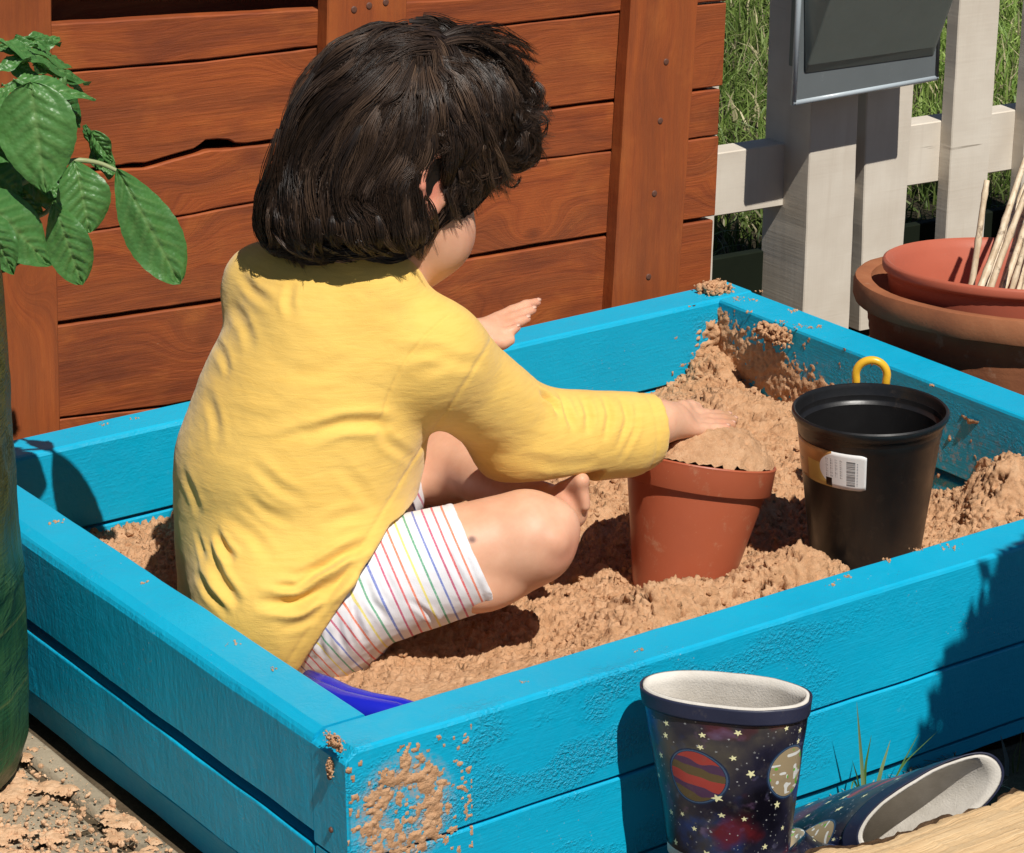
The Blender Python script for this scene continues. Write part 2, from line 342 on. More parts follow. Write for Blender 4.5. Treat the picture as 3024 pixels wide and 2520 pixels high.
M_YELLOW = plastic('yellow plastic', (.82, .47, .035), .3, .05); M_TOY = plastic('glossy blue plastic', (.012, .018, .46), .22, .1, (.06, .06, .4))
M_GREY = plastic('grey moulded plastic', (.13, .148, .155), .38, .25, (.26, .28, .28)); M_GREYD = plastic('dark grey panel', (.19, .225, .205), .45, .25, (.16, .18, .16)); M_EDGE = plastic('pale translucent rim', (.42, .48, .52), .25, .1)
M_NAIL = plastic('rusty screw', (.13, .055, .035), .5, .2)
# ------------------------------------------------------------------ ground
ground = mesh_obj('ground', [(-60, -60, -.02), (60, -60, -.02), (60, 60, -.02), (-60, 60, -.02)], [(0, 1, 2, 3)], M_EARTH); tag(ground, kind='structure')
# a small lip of earth in front of the sandpit and the lawn beyond the fence, its shade put in as dark soil
def sheet(name, x0, x1, y0, y1, z, mat, amp=.006, sc_=20, step=.03, kind='structure'):
    nx = max(2, int((x1 - x0) / step)); ny = max(2, int((y1 - y0) / step)); X, Y = np.meshgrid(np.linspace(x0, x1, nx), np.linspace(y0, y1, ny), indexing='ij')
    P = np.stack([X, Y, 0 * X], -1); Z = z + amp * fbm(P * sc_, 4)
    o = mesh_obj(name, np.stack([X, Y, Z], -1).reshape(-1, 3), np.array(grid_faces(nx, ny))[:, ::1], mat); tag(o, kind=kind); return o
sheet('flower_bed', -.02, 3.2, -1.5, -.004, -.006, M_EARTH, .004, 30, .02)
sheet('lawn', .6, 9, 1.16, 9, -.004, M_SOIL, .012, 9, .06)
# ------------------------------------------------------------------ patio: separate slabs with recessed joints
patio = mesh_obj('patio', [(-3.5, -3, -.012), (-.02, -3, -.012), (-.02, 2.2, -.012), (-3.5, 2.2, -.012)], [(0, 1, 2, 3)], M_EARTH); tag(patio, kind='structure')
def slab(x0, x1, y0, y1, n=10):
    n = 12; xs = np.linspace(x0, x1, n); ys = np.linspace(y0, y1, n); X, Y = np.meshgrid(xs, ys, indexing='ij')
    ex = np.minimum(np.minimum(X - x0, x1 - X), np.minimum(Y - y0, y1 - Y)); Z = .0 + .0015 * fbm(np.stack([X, Y, 0 * X], -1) * 9, 3) - .010 * (ex < 1e-6)
    mesh_obj('paving_slab', np.stack([X, Y, Z], -1).reshape(-1, 3), np.array(grid_faces(n, n)), M_SLAB, patio)
ys = [-1.30, -.85, -.38, .075, .385, .74, 1.2, 1.65]; xs = [-1.36, -.90, -.45, -.045, -.004]
for j in range(len(ys) - 1):
    for i in range(len(xs) - 2):
        off = 0 if j % 2 == 0 else .0
        slab(xs[i] + .005, xs[i + 1] - .005, ys[j] + .005, ys[j + 1] - .005)
for j in range(len(ys) - 1): slab(-.040, -.014, ys[j] + .005, ys[j + 1] - .005)
# ------------------------------------------------------------------ sandpit of painted boards
L_, W_, T_ = 1.1227, 0.8705, 0.0556
pit = empty('sandpit', (L_ / 2, W_ / 2, 0)); tag(pit, 'bright blue painted wooden sandpit full of orange sand', 'sandpit')
def board(name, p0, p1, prof, up, side, nseg=60, amp=.0007, mat=None, parent=None, label=None, ech=0):
    """profile points (a along side, b along up) extruded from p0 to p1"""
    p0, p1, up, side = map(lambda v: np.asarray(v, float), (p0, p1, up, side)); V = []; m = len(prof)
    for i in range(nseg + 1):
        c = p0 + (p1 - p0) * i / nseg
        if ech and i == 1: c = p0 + nrm(p1 - p0) * ech
        for a, b in prof: V.append(c + side * a + up * (min(b, HT - ech) if ech and i == 0 else b))
    V = np.array(V); V += (fbm(V * A(14, 14, 40), 3)[:, None] * amp) * (side + up * .6)
    e = np.zeros(len(V), bool); F = [(i * m + k, (i + 1) * m + k, (i + 1) * m + (k + 1) % m, i * m + (k + 1) % m) for i in range(nseg) for k in range(m)]
    F += [tuple(range(m)), tuple(nseg * m + k for k in range(m))[::-1]]
    o = mesh_obj(name, V, F, mat or M_BLUE, parent or pit, smooth=False); 
    if label: o['label'] = label
    return o
def prof(t, z0, z1, co=.003, ci=.003, bo=.0015):     # co: chamfer on the outer top arris, ci: on the inner one
    return [(0, z0 + bo), (0, z1 - co), (co * .3, z1 - co * .35), (co, z1), (t - ci, z1), (t - ci * .35, z1 - ci * .3), (t, z1 - ci), (t, z0 + bo), (t - bo, z0), (bo, z0)]
UP = A(0, 0, 1)
def side_boards(p0, p1, side, z_split, gap, zb, co, ci, t=T_, t2=None, ech=0):
    board('board', p0, p1, prof(t, z_split, HT, co, ci), UP, side, ech=ech)
    board('board', p0, p1, prof(t - .002, zb, z_split - gap, .002, .002), UP, side)
    s = np.asarray(side); board('board', np.asarray(p0) + s * .006, np.asarray(p1) + s * .006, prof(t - .012, -.004, zb - .006, .001, .001), UP, side, label='narrow bottom board')
side_boards((0, 0, 0), (L_, 0, 0), (0, 1, 0), HT - .107, .0028, .018, .004, .004, ech=.012)
side_boards((0, W_, 0), (L_, W_, 0), (0, -1, 0), HT - .099, .0045, .03, .004, .005)
side_boards((0, T_ + .0006, 0), (0, W_ - T_ - .0006, 0), (1, 0, 0), HT - .0985, .0135, .032, .013, .002)
side_boards((L_, T_ + .0006, 0), (L_, W_ - T_ - .0006, 0), (-1, 0, 0), HT - .103, .010, .03, .003, .004)
# screws at the near corner
for zz in (HT - .032, HT - .083):
    v, f = tube([(-.0004, T_ * .45, zz), (-.0022, T_ * .45, zz)], [.003, .0022], 8); mesh_obj('screw', v, f, M_NAIL, pit)
# ------------------------------------------------------------------ sand in the pit
def gauss(X, Y, x, y, a, sx, sy=None): sy = sy or sx; return a * np.exp(-((X - x) / sx) ** 2 - ((Y - y) / sy) ** 2)
def sand_h(X, Y, rough=True):
    Z = -.112 + 0 * X
    Z = Z + gauss(X, Y, .22, .16, .036, .2, .13) + gauss(X, Y, .20, .42, .012, .15)
    Z = Z + gauss(X, Y, .530, .235, .052, .062, .05) + gauss(X, Y, .690, .215, .052, .055, .05) + gauss(X, Y, .61, .245, .020, .05, .03) - gauss(X, Y, .36, .27, .016, .08, .05) + gauss(X, Y, .44, .17, .012, .08, .07)
    Z = Z + gauss(X, Y, .93, .64, .055, .10, .10) + gauss(X, Y, 1.05, .80, .045, .045, .05) + gauss(X, Y, .80, .55, .035, .10, .1)
    Z = Z + gauss(X, Y, 1.035, .26, .074, .045, .055) + gauss(X, Y, .97, .16, .018, .1, .08) - gauss(X, Y, 1.06, .44, .030, .045, .08)
    Z = Z + gauss(X, Y, .11, .76, .03, .06, .05) + gauss(X, Y, .30, .74, .008, .1, .06)
    if rough:
        P = np.stack([X, Y, 0 * X], -1)
        sm = 1 - .86 * np.exp(-((X - .25) / .20) ** 2 - ((Y - .14) / .13) ** 2) ; sm = np.clip(sm, .10, 1)
        c = fbm(P * 30, 3); lump = np.abs(fbm(P * 80 + 5, 4, g=.65)); fine = np.abs(fbm(P * 170 + 3, 3, g=.7))
        cav = np.clip(fbm(P * 70 + 9, 4, g=.7) - .50, 0, 1)
        Z = Z + .007 * fbm(P * 9 + 3, 2) * (.4 + .6 * sm) + sm * (.0062 * c + .0062 * lump + .0034 * fine - .036 * cav)
        Z = Z + .0006 * fbm(P * 300, 2)
    return Z + HT
nx, ny = 640, 490
X, Y = np.meshgrid(np.linspace(T_ - .004, L_ - T_ + .004, nx), np.linspace(T_ - .004, W_ - T_ + .004, ny), indexing='ij')
Zs = sand_h(X, Y, False); dZ = sand_h(X, Y) - Zs; gxx, gyy = np.gradient(Zs, X[1, 0] - X[0, 0], Y[0, 1] - Y[0, 0]); nn_ = np.stack([-gxx, -gyy, np.ones_like(Zs)], -1); nn_ /= np.linalg.norm(nn_, axis=-1)[..., None]
P3 = np.stack([X, Y, Zs], -1) + nn_ * dZ[..., None]; P3[..., 0] = np.clip(P3[..., 0], T_ - .004, L_ - T_ + .004); P3[..., 1] = np.clip(P3[..., 1], T_ - .004, W_ - T_ + .004)
P3[..., 0] += .0016 * fbm(P3 * 120 + 31, 2); P3[..., 1] += .0016 * fbm(P3 * 120 + 77, 2)
idx = np.arange(nx * ny).reshape(nx, ny); gf = np.stack([idx[:-1, :-1], idx[1:, :-1], idx[1:, 1:], idx[:-1, 1:]], -1).reshape(-1, 4)
sand = mesh_obj('sand', P3.reshape(-1, 3), gf, M_SAND); tag(sand, kind='stuff', label='damp orange play sand, crumbly and heaped, filling the blue sandpit', cat='sand')
# loose crumbs: irregular blobs joined as stuff
_ico = None
def ico():
    global _ico
    if _ico is None:
        t = (1 + 5 ** .5) / 2; v = np.array([(-1, t, 0), (1, t, 0), (-1, -t, 0), (1, -t, 0), (0, -1, t), (0, 1, t), (0, -1, -t), (0, 1, -t), (t, 0, -1), (t, 0, 1), (-t, 0, -1), (-t, 0, 1)], float); v /= np.linalg.norm(v[0])
        f = np.array([(0, 11, 5), (0, 5, 1), (0, 1, 7), (0, 7, 10), (0, 10, 11), (1, 5, 9), (5, 11, 4), (11, 10, 2), (10, 7, 6), (7, 1, 8), (3, 9, 4), (3, 4, 2), (3, 2, 6), (3, 6, 8), (3, 8, 9), (4, 9, 5), (2, 4, 11), (6, 2, 10), (8, 6, 7), (9, 8, 1)])
        _ico = (v, f)
    return _ico
def blobs(name, C, r, mat, parent=None, **k):
    v, f = ico(); C = np.asarray(C); n = len(C); r = np.broadcast_to(r, (n,))
    rot = RNG.normal(size=(n, 3, 3)); q, _ = np.linalg.qr(rot); sc3 = RNG.uniform(.6, 1.25, (n, 1, 3)); jit = RNG.uniform(.75, 1.2, (n, 12, 1))
    V = np.einsum('nij,nvj->nvi', q, v[None] * sc3 * jit) * r[:, None, None] + C[:, None, :]
    F = (f[None] + (np.arange(n) * 12)[:, None, None]).reshape(-1, 3)
    return mesh_obj(name, V.reshape(-1, 3), F, mat, parent, smooth=False, **k)
n = 9000; cx = RNG.uniform(T_, L_ - T_, n); cy = RNG.uniform(T_, W_ - T_, n)
keep = (RNG.random(n) < np.clip(1.15 * (1 - np.exp(-((cx - .25) / .22) ** 2 - ((cy - .14) / .14) ** 2)), .06, 1)) & (fbm(np.stack([cx, cy, 0 * cx], -1) * 13, 2) > -.25)
cx, cy = cx[keep], cy[keep]; cz = sand_h(cx, cy); rr = .0010 + .0042 * RNG.random(len(cx)) ** 3.2
cr = blobs('sand_crumbs', np.stack([cx, cy, cz + rr * .2], -1), rr, M_SAND); tag(cr, kind='stuff', label='loose crumbs of damp sand lying all over the sand in the pit', cat='sand')
# sand caked on boards: a height field on a plane, thin parts dropped
def caked(name, o, eu, ev, nrm_, wu, wv, mask, thick, thr=.0, step=.0025, label=None, blobn=0, sc_=60, mat=None):
    nu, nv = int(wu / step), int(wv / step); U, V = np.meshgrid(np.linspace(0, wu, nu), np.linspace(0, wv, nv), indexing='ij')
    P = np.stack([U, V, 0 * U + len(name)], -1) + np.asarray(o)
    m = mask(U, V); h = thick * (m * 1.0 + (fbm(P * sc_, 4, g=.6) * .55) - .35)
    h = np.clip(h, -.004, thick * 1.4) + .0012 * fbm(P * 260, 2) * (m > 0)
    Wp = np.asarray(o) + U[..., None] * np.asarray(eu) + V[..., None] * np.asarray(ev) + h[..., None] * np.asarray(nrm_)
    idx = np.arange(nu * nv).reshape(nu, nv); q = np.stack([idx[:-1, :-1], idx[1:, :-1], idx[1:, 1:], idx[:-1, 1:]], -1).reshape(-1, 4)
    hh = h.ravel(); q = q[(hh[q] > thr).any(1)]
    if np.dot(np.cross(eu, ev), nrm_) < 0: q = q[:, ::-1]
    used = np.unique(q); re = np.full(nu * nv, -1); re[used] = np.arange(len(used))
    Vs = Wp.reshape(-1, 3)[used]; o_ = mesh_obj(name, Vs, re[q], mat or M_SAND); tag(o_, kind='stuff', label=label, cat='sand'); return o_
def ellmask(*es):
    def f(U, V):
        m = np.zeros_like(U)
        for (a, b, ra, rb, w) in es: m = np.maximum(m, w * np.clip(1.25 - ((U - a) / ra) ** 2 - ((V - b) / rb) ** 2, 0, 1))
        return m
    return f
# near corner, front face: a ring-shaped splat  (u = x, v = height)
def ringmask(U, V):
    d = np.sqrt(((U - .058) / .043) ** 2 + ((V - .140) / .045) ** 2)
    m = np.exp(-((d - .72) / .33) ** 2) * (.75 + .35 * np.clip((U - .04) / .04, -1, 1))
    m = np.maximum(m, 1.0 * np.exp(-((U - .060) / .010) ** 2 - ((V - .182) / .014) ** 2)); return m * 1.02
caked('caked_sand', (0, -.0003, 0), (1, 0, 0), (0, 0, 1), (0, -1, 0), .13, .205, ringmask, .0015, thr=.0003, step=.0013, label='splat of dry sand stuck to the front board near its left corner', sc_=130)
# back right corner of the pit, on the right board (u along -y from the corner, v height)
xr = L_ - T_
caked('caked_sand', (xr + .0003, W_ - T_, HT - .125), (0, -1, 0), (0, 0, 1), (-1, 0, 0), .36, .125,
      lambda U, V: np.clip(1.5 - np.abs(V - (.068 - U * .15)) / (.036 - U * .02), 0, 1) * np.clip((.30 - U) / .05, 0, 1), .0042, thr=.0006, step=.0018, sc_=120, label='thick band of sand thrown against the inside of the right board')
caked('caked_sand', (xr, W_ - T_ + .0003, HT - .125), (-1, 0, 0), (0, 0, 1), (0, -1, 0), .075, .125,
      lambda U, V: np.clip(1.35 - U / (.030 + .016 * (V < .05)), 0, 1) * np.clip((.108 - V) / .02, 0, 1), .009, sc_=110, thr=.0004, step=.002, label='sand packed up in the far corner against the back board')
caked('caked_sand', (xr + .0003, .50, HT - .125), (0, -1, 0), (0, 0, 1), (-1, 0, 0), .40, .1,
      ellmask((.30, .02, .14, .035, .95), (.18, .045, .03, .02, .7)), .010, thr=.0004, step=.002, label='sand caked low on the inside of the right board nearest the camera')
# clump clinging high on the right board, and crumbs on the rails
def clump(name, c, r, n_, spread, label, flat=1.0):
    q_ = RNG.normal(size=(n_ * 2, 3)); q_ = np.clip(q_, -1.7, 1.7); u_ = np.linalg.norm(q_, axis=1); C = q_ * np.asarray(spread) + np.asarray(c); rr = r * RNG.uniform(.35, 1.25, n_ * 2) * np.clip(1.5 - .42 * u_, .28, 1.3)
    o = blobs(name, C, rr, M_SAND); tag(o, kind='stuff', label=label, cat='sand'); return o
c0 = at(1585, 685, x=xr - .010); clump('sand_clump', c0, .0048, 150, (.005, .016, .006), 'rough lump of sand clinging high on the inside of the right board')
c0 = at(1465, 585, z=HT + .005); clump('sand_clump', c0 + A(-.008, -.008, -.002), .0050, 130, (.012, .010, .0045), 'heap of sand crumbs on the far right corner of the blue rail')
c0 = at(690, 1522, x=.000); clump('sand_clump', c0 + A(-.001, .002, .0), .0017, 90, (.0018, .008, .004), 'small lump of sand on the near corner of the blue rail')
c0 = at(681, 1572, x=.000); clump('sand_clump', c0 + A(-.002, 0, 0), .0016, 60, (.0016, .0022, .005), 'tiny lump of sand round the screw at the near corner')
pts = []
for (px, py, s_) in [(1512, 612, 7), (1545, 615, 6), (1560, 598, 5), (1535, 640, 4), (1625, 638, 6), (1600, 660, 6), (1640, 668, 7), (1665, 672, 6), (1680, 670, 4), (480, 1318, 4), (300, 1195, 3), (1075, 1398, 3), (275, 858, 3), (1705, 1200, 4), (1735, 1185, 5), (1820, 1150, 4), (1880, 1127, 5), (1950, 1122, 6), (560, 1372, 3), (112, 1072, 5), (1310, 1335, 4), (215, 870, 4), (1910, 790, 3), (410, 832, 4)]:
    c = at(px, py, z=HT + .0005)
    for k in range(int(s_ * 3)): pts.append(c + RNG.normal(size=3) * A(.004, .003, .0) * (s_ / 5))
pts = np.array(pts); cr = blobs('rail_crumbs', pts, .0004 + .0014 * RNG.random(len(pts)) ** 2, M_SAND); tag(cr, kind='stuff', label='scattered grains of sand on top of the blue rails', cat='sand')
# sand spilled on the patio at the left
def spill_mask(U, V):
    P = np.stack([U, V, 0 * U], -1); g_ = .42 * fbm(P * 26 + 50, 4, g=.62); return np.maximum(0, .66 * np.exp(-((U - .33) / .055) ** 2 - ((V - .46) / .06) ** 2) + .60 * np.exp(-((U - .27) / .06) ** 2 - ((V - .35) / .05) ** 2) + .25 * np.exp(-((U - .27) / .2) ** 2 - ((V - .35) / .3) ** 2) + g_ - .08)
caked('spilled_sand', (-.44, .02, .0008), (1, 0, 0), (0, 1, 0), (0, 0, 1), .42, .62, spill_mask, .0048, thr=.0009, step=.0022, label='pale sand spilled on the paving beside the sandpit', sc_=42, mat=M_DRY)
n = 4200; C = np.stack([RNG.normal(-.14, .08, n), RNG.normal(.36, .14, n), np.full(n, .0025)], -1); C = C[C[:, 0] < -.02]
cr = blobs('paving_crumbs', C, .0005 + .0036 * RNG.random(len(C)) ** 4, M_DRY); tag(cr, kind='stuff', label='crumbs of sand scattered over the paving at lower left', cat='sand')
M_GAP_SHADE = plastic('black gap shade', (.008, .006, .005), .9, .2, spec=.05)  # black sheet behind the planks, paints the shade in their gaps
# ------------------------------------------------------------------ wooden screen behind the sandpit
U_ = nrm((0.99940, -0.01228, -0.03230)); V_ = nrm(A(0, 0, 1) - U_ * U_[2]); N_ = np.cross(V_, U_)     # u along the boards, N_ into the wall
def frame(O): 
    M = Matrix.Identity(4)
    for i in range(3): M[i][0] = U_[i]; M[i][1] = N_[i]; M[i][2] = V_[i]; M[i][3] = O[i]
    return M
class Plane:
    def __init__(s, O): s.O = np.asarray(O, float)
    def uv(s, px, py, depth=0.0):
        c, d = ray(px, py); o = s.O + N_ * depth; t = ((o - c) @ N_) / (d @ N_); q = c + d * t - s.O; return A(q @ U_, q @ V_)
WP = Plane(at(1455, 605, y=.93)); screen = empty('wooden_screen', mat=frame(WP.O))
tag(screen, 'red brown stained timber screen of wide horizontal planks behind the sandpit', 'screen')
def slab_uv(name, us, lo, hi, d0, d1, mat, parent, ch=.0016, end_j=0.0, smooth=False, vertical=False, label=None):
    """board between lower and upper edge polylines lo(u), hi(u), front face at depth d0, chamfered arrises"""
    us, lo, hi = map(np.asarray, (us, lo, hi)); n = len(us); rows = []
    for (e, d) in ((0, d1), (0, d0 + ch), (ch, d0)): rows.append((lo + e, d))
    for k in range(1, 5): rows.append((lo + (hi - lo) * k / 5, d0))
    for (e, d) in ((ch, d0), (0, d0 + ch), (0, d1)): rows.append((hi - e, d))
    V = []
    for i in range(n):
        for (v, d) in rows: V.append((us[i], d, v[i]))
    m = len(rows); F = [(i * m + k, i * m + (k + 1) % m, (i + 1) * m + (k + 1) % m, (i + 1) * m + k) for i in range(n - 1) for k in range(m)]
    F = [f[::-1] for f in F] + [tuple(range(m))[::-1], tuple((n - 1) * m + k for k in range(m))]
    F = [f[::-1] for f in F]
    V = np.array(V)
    if vertical: V = V[:, [2, 1, 0]]; F = [f[::-1] for f in F]
    o = mesh_obj(name, V, F, mat, parent, smooth=smooth, local=True)
    if label: o['label'] = label
    return o
def line(pts, depth=0.0, P=WP): return np.array([P.uv(x, y, depth) for x, y in pts])
def gline(pts):
    q = line(pts); q = q[np.argsort(q[:, 0])]
    s0 = (q[1] - q[0]) if len(q) > 1 else A(1, 0)
    def f(u):
        u = np.asarray(u, float); r = np.interp(u, q[:, 0], q[:, 1])
        a = (q[-1, 1] - q[0, 1]) / (q[-1, 0] - q[0, 0])
        r = np.where(u < q[0, 0], q[0, 1] + (u - q[0, 0]) * a, r); return np.where(u > q[-1, 0], q[-1, 1] + (u - q[-1, 0]) * a, r)
    return f
G = [gline([(105, 50), (650, 20), (840, 5)]), gline([(140, 145), (257, 144 * 1.0), (420, 127), (650, 97), (972, 59), (1274, 25), (1433, 10)]),
     gline([(235, 345), (300, 343), (370, 322), (430, 305), (480, 303), (560, 292), (1126, 225), (1261, 208), (1420, 188)]),
     gline([(310, 457), (500, 420), (1094, 330), (1254, 310), (1413, 288)]), gline([(120, 665), (440, 620), (972, 527), (1245, 482), (1401, 457)]),
     gline([(127, 859), (347, 833), (1245, 655)])]
G[1] = gline([(140, 148), (420, 125), (650, 97), (972, 59), (1274, 25), (1433, 10)])
ue0 = WP.uv(-260, 400)[0]; gw = [0, .0016, .0022, .0010, .0026, .0012]
redge = gline([(1490, 5), (1490, 5.1)])
def right_end(v):     # the right-hand end of the planks, not quite square
    a, b = WP.uv(1490, 0), WP.uv(1455, 590); return a[0] + (v - a[1]) / (b[1] - a[1]) * (b[0] - a[0])
vb = -WP.O[2] + .02
for k in range(6):
    vm = float(G[k](.0)) - .03; ue1 = right_end(vm) + (.0, .0015, -.001, .001, -.0005, -.0015)[k]
    us = np.linspace(ue0, ue1, 150)
    jit = lambda s: .0005 * fbm(np.stack([us * 30, us * 0 + s, us * 0], -1), 4)
    hi = G[k](us) - (gw[k]) + jit(k)
    lo = (G[k + 1](us) + gw[k + 1] + jit(k + 10)) if k < 5 else np.full_like(us, vb)
    if k == 1:          # knot hole torn out of the lower edge
        x1 = WP.uv(400, 310)[0]; x2 = WP.uv(478, 300)[0]; w = sstep(x1, x1 + .015, us) * (1 - sstep(x2 - .006, x2, us)); lo = lo + .0062 * w + .0012 * w * fbm(np.stack([us * 300, us * 0, us * 0], -1), 2)
        x0 = WP.uv(240, 340)[0]; lo = lo + .0022 * sstep(x0, x0 + .02, us) * (1 - sstep(x2, x2 + .02, us))
    slab_uv('plank', us, lo, hi, 0.0006 * ((k * 7) % 4), .018, M_WOOD[k % 4], screen)
us = np.linspace(ue0, right_end(.3), 60); top = G[0](us)
slab_uv('plank', us, top + .046, top + .19, 0.0, .018, M_WOOD[2], screen)
slab_uv('back_board', us, top - .08, top + .2, .085, .1, M_WOOD[1], screen); slab_uv('gap_shade_sheet', us, us * 0 + vb, top - .085, .030, .036, M_GAP_SHADE, screen)
def batten(left, right, v0, v1, d=-.022, mat=M_BATTEN, name='batten', P=WP, par=screen, thick=None):
    L = line(left, d, P); Rr = line(right, d, P); vs = np.linspace(v0, v1, 40)
    ex = lambda q, v: q[0, 0] + (v - q[0, 1]) * (q[-1, 0] - q[0, 0]) / (q[-1, 1] - q[0, 1])
    j = .0004 * fbm(np.stack([vs * 40, vs * 0 + left[0][0], vs * 0], -1), 3)
    return slab_uv(name, vs, ex(L, vs) + j, ex(Rr, vs) - j, d, (d + thick) if thick else -.0003, mat, par, vertical=True)
vt = float(G[0](0)) + .25
batten([(-75, 0), (-60, 850)], [(106, 0), (124, 850)], vb, vt)
batten([(672, 0), (668, 300)], [(836, 0), (826, 300)], vb, vt)
batten([(1295, 0), (1256, 625)], [(1433, 0), (1391, 625)], vb, vt)
for (px, py) in [(1366, 127), (1354, 248), (1342, 397), (1330, 568), (726, 20), (757, 12), (791, 5)]:
    u, v = WP.uv(px, py, -.022); q = lathe([(.0001, -.0228), (.0012, -.0226), (.0034, -.0232), (.0040, -.0226), (.0042, -.0219)], 14)
    V = q[0][:, [0, 2, 1]] * A(1, 1, 1) + A(u, 0, v); mesh_obj('screw', V, q[1], M_NAIL, screen, local=True)
# ------------------------------------------------------------------ white picket fence
M_GRASS_SHADE = plastic('painted grass shade', (.010, .014, .008), .8, .3, spec=.1)
FP = Plane(at(1665, 500, y=1.08)); fence = empty('picket_fence', mat=frame(FP.O)); tag(fence, 'weathered white wooden picket fence with a thick square post, behind the planters', 'fence')
fb = -FP.O[2]; ft = .62
def fpost(name, left, right, d, thick, v0=fb, v1=ft): return batten(left, right, v0, v1, d, M_WHITE, name, FP, fence, thick)
fpost('post', [(1673, 0), (1650, 580)], [(1770, 0), (1745.5, 580)], 0.0, .098)
pk = [([(1785, 0), (1766, 580)], [(1886, 0), (1849, 580)]), ([(1969, 0), (1940, 488)], [(2052, 0), (2018, 488)]), ([(2122, 0), (2088, 488)], [(2214, 0), (2176, 488)]),
      ([(1385, 0), (1372, 590)], [(1482, 0), (1461, 590)]), ([(2292, 0), (2255, 488)], [(2384, 0), (2344, 488)]), ([(1208, 0), (1200, 590)], [(1300, 0), (1285, 590)])]
for l, r in pk: fpost('picket', l, r, .030, .024)
rt = line([(1474, 314), (2087, 225)], .055, FP); rb = line([(1474, 443), (2078, 348)], .055, FP)
ex = lambda q, u: q[0, 1] + (u - q[0, 0]) * (q[1, 1] - q[0, 1]) / (q[1, 0] - q[0, 0])
us = np.linspace(rt[0, 0] - .5, rt[1, 0] + .6, 70); slab_uv('rail', us, ex(rb, us), ex(rt, us), .0545, .092, M_WHITE, fence)
us2 = np.linspace(rt[0, 0] - .5, rt[1, 0] + .6, 30); slab_uv('grass_shade_panel', us2, us2 * 0 + fb - .02, us2 * 0 + fb + .125, .094, .11, M_GRASS_SHADE, fence, label='dark panel standing in for shaded grass along the foot of the fence')  # near-black panel added in place of shaded grass behind the pickets
# ------------------------------------------------------------------ grey plastic box on the fence post
BD = -.063; box = empty('plastic_box', mat=frame(FP.O)); tag(box, 'dark grey moulded plastic box with a clear-edged flange mounted on the fence post', 'box')
def poly_prism(name, pts, d0, d1, mat, parent):
    pts = np.asarray(pts); n = len(pts); V = [(u, d0, v) for u, v in pts] + [(u, d1, v) for u, v in pts]
    F = [tuple(range(n)), tuple(range(n, 2 * n))[::-1]] + [(i, i + n, (i + 1) % n + n, (i + 1) % n) for i in range(n)]
    return mesh_obj(name, V, F, mat, parent, smooth=False, local=True)
fl = line([(1629, 212), (1921, 160), (1940, -260), (1650, -210)], BD, FP); poly_prism('flange', fl, BD, BD + .006, M_GREY, box)
ed = [np.array([fl[i, 0], BD + .002, fl[i, 1]]) for i in range(4)]
for i in range(4):
    a, b = ed[i], ed[(i + 1) % 4]; dd = nrm(b - a) * .002; v, f = tube([a - dd, b + dd], .0042, 8); mesh_obj('rim', v, f, M_EDGE if i in (0, 3) else M_GREY, box, local=True)
hb = line([(1650, 152), (1916, 115), (1935, -260), (1646, -210)], BD, FP)
hf = line([(1657, 134), (1914, 97)], BD - .010, FP); ht_ = line([(1790, -260), (2060, -290)], BD - .15, FP)
V = [(hb[i, 0], BD - .0003, hb[i, 1]) for i in range(4)] + [(hf[0, 0], BD - .010, hf[0, 1]), (hf[1, 0], BD - .010, hf[1, 1]), (ht_[1, 0], BD - .15, ht_[1, 1]), (ht_[0, 0], BD - .15, ht_[0, 1])]
o = mesh_obj('hood', V, [(0, 4, 5, 1), (4, 7, 6, 5), (0, 3, 7, 4), (1, 5, 6, 2), (3, 2, 6, 7), (0, 1, 2, 3)], M_GREYD, box, smooth=False, local=True)
bv = o.modifiers.new('bevel', 'BEVEL'); bv.width = .0025; bv.segments = 2
bb = line([(1672, 150), (1890, 112), (1920, -250), (1690, -220)], BD + .006, FP); poly_prism('back_case', bb, BD + .0065, -.0006, M_GREYD, box)
# ------------------------------------------------------------------ pots by the fence
bc = at(2155, 580, z=HT + .030); bc_r = .246
def pot_profile(zr, H, ro, rb, lip, liph, th, ridges=()):
    """outer wall from the base up, over the rim and down inside"""
    p = [(.0, zr - H), (rb * .6, zr - H), (rb, zr - H + .003)]; zs = np.linspace(zr - H + .01, zr - liph - .004, 40)
    for z in zs:
        r = rb + (ro - lip - rb) * ((z - (zr - H)) / H) ** .85
        for rz in ridges: r -= .0016 * math.exp(-((z - rz) / .0014) ** 2)
        p.append((r, z))
    p += [(ro - lip, zr - liph - .002), (ro - lip * .25, zr - liph), (ro, zr - liph * .75), (ro, zr - liph * .25), (ro - lip * .2, zr - .001), (ro - th * .4, zr + .0005), (ro - th, zr - .002), (ro - th - .003, zr - liph)]
    p += [(ro - th - .006 - (ro - rb) * t, zr - liph - (H - liph - .02) * t) for t in np.linspace(.05, 1, 14)] + [(.0, zr - H + .02)]
    return p
rz = [HT + .030 - .048 - .0115 * i for i in range(3)]
pax = nrm(UP + A(.575, .818, 0) * .095 + A(.818, -.575, 0) * .03); v, f = lathe(pot_profile(bc[2], bc[2], bc_r, .19, .012, .030, .022, rz), 72, bc - pax * bc[2], pax); v += (fbm(v * 25, 3) * .0006)[:, None]
o = mesh_obj('terracotta_planter', v, f, M_TERRA); auto_smooth(o, 50); tag(o, 'big round terracotta planter with ringed sides outside the right board', 'planter')
ic = at(2092, 540, z=HT + .062); ir = .170
v, f = lathe(pot_profile(ic[2], .24, ir, .12, .004, .012, .009), 72, ic - pax * ic[2], pax)
o = mesh_obj('plastic_planter', v, f, M_POT2); auto_smooth(o, 50); tag(o, 'smaller orange red plastic planter nested inside the terracotta planter', 'planter')
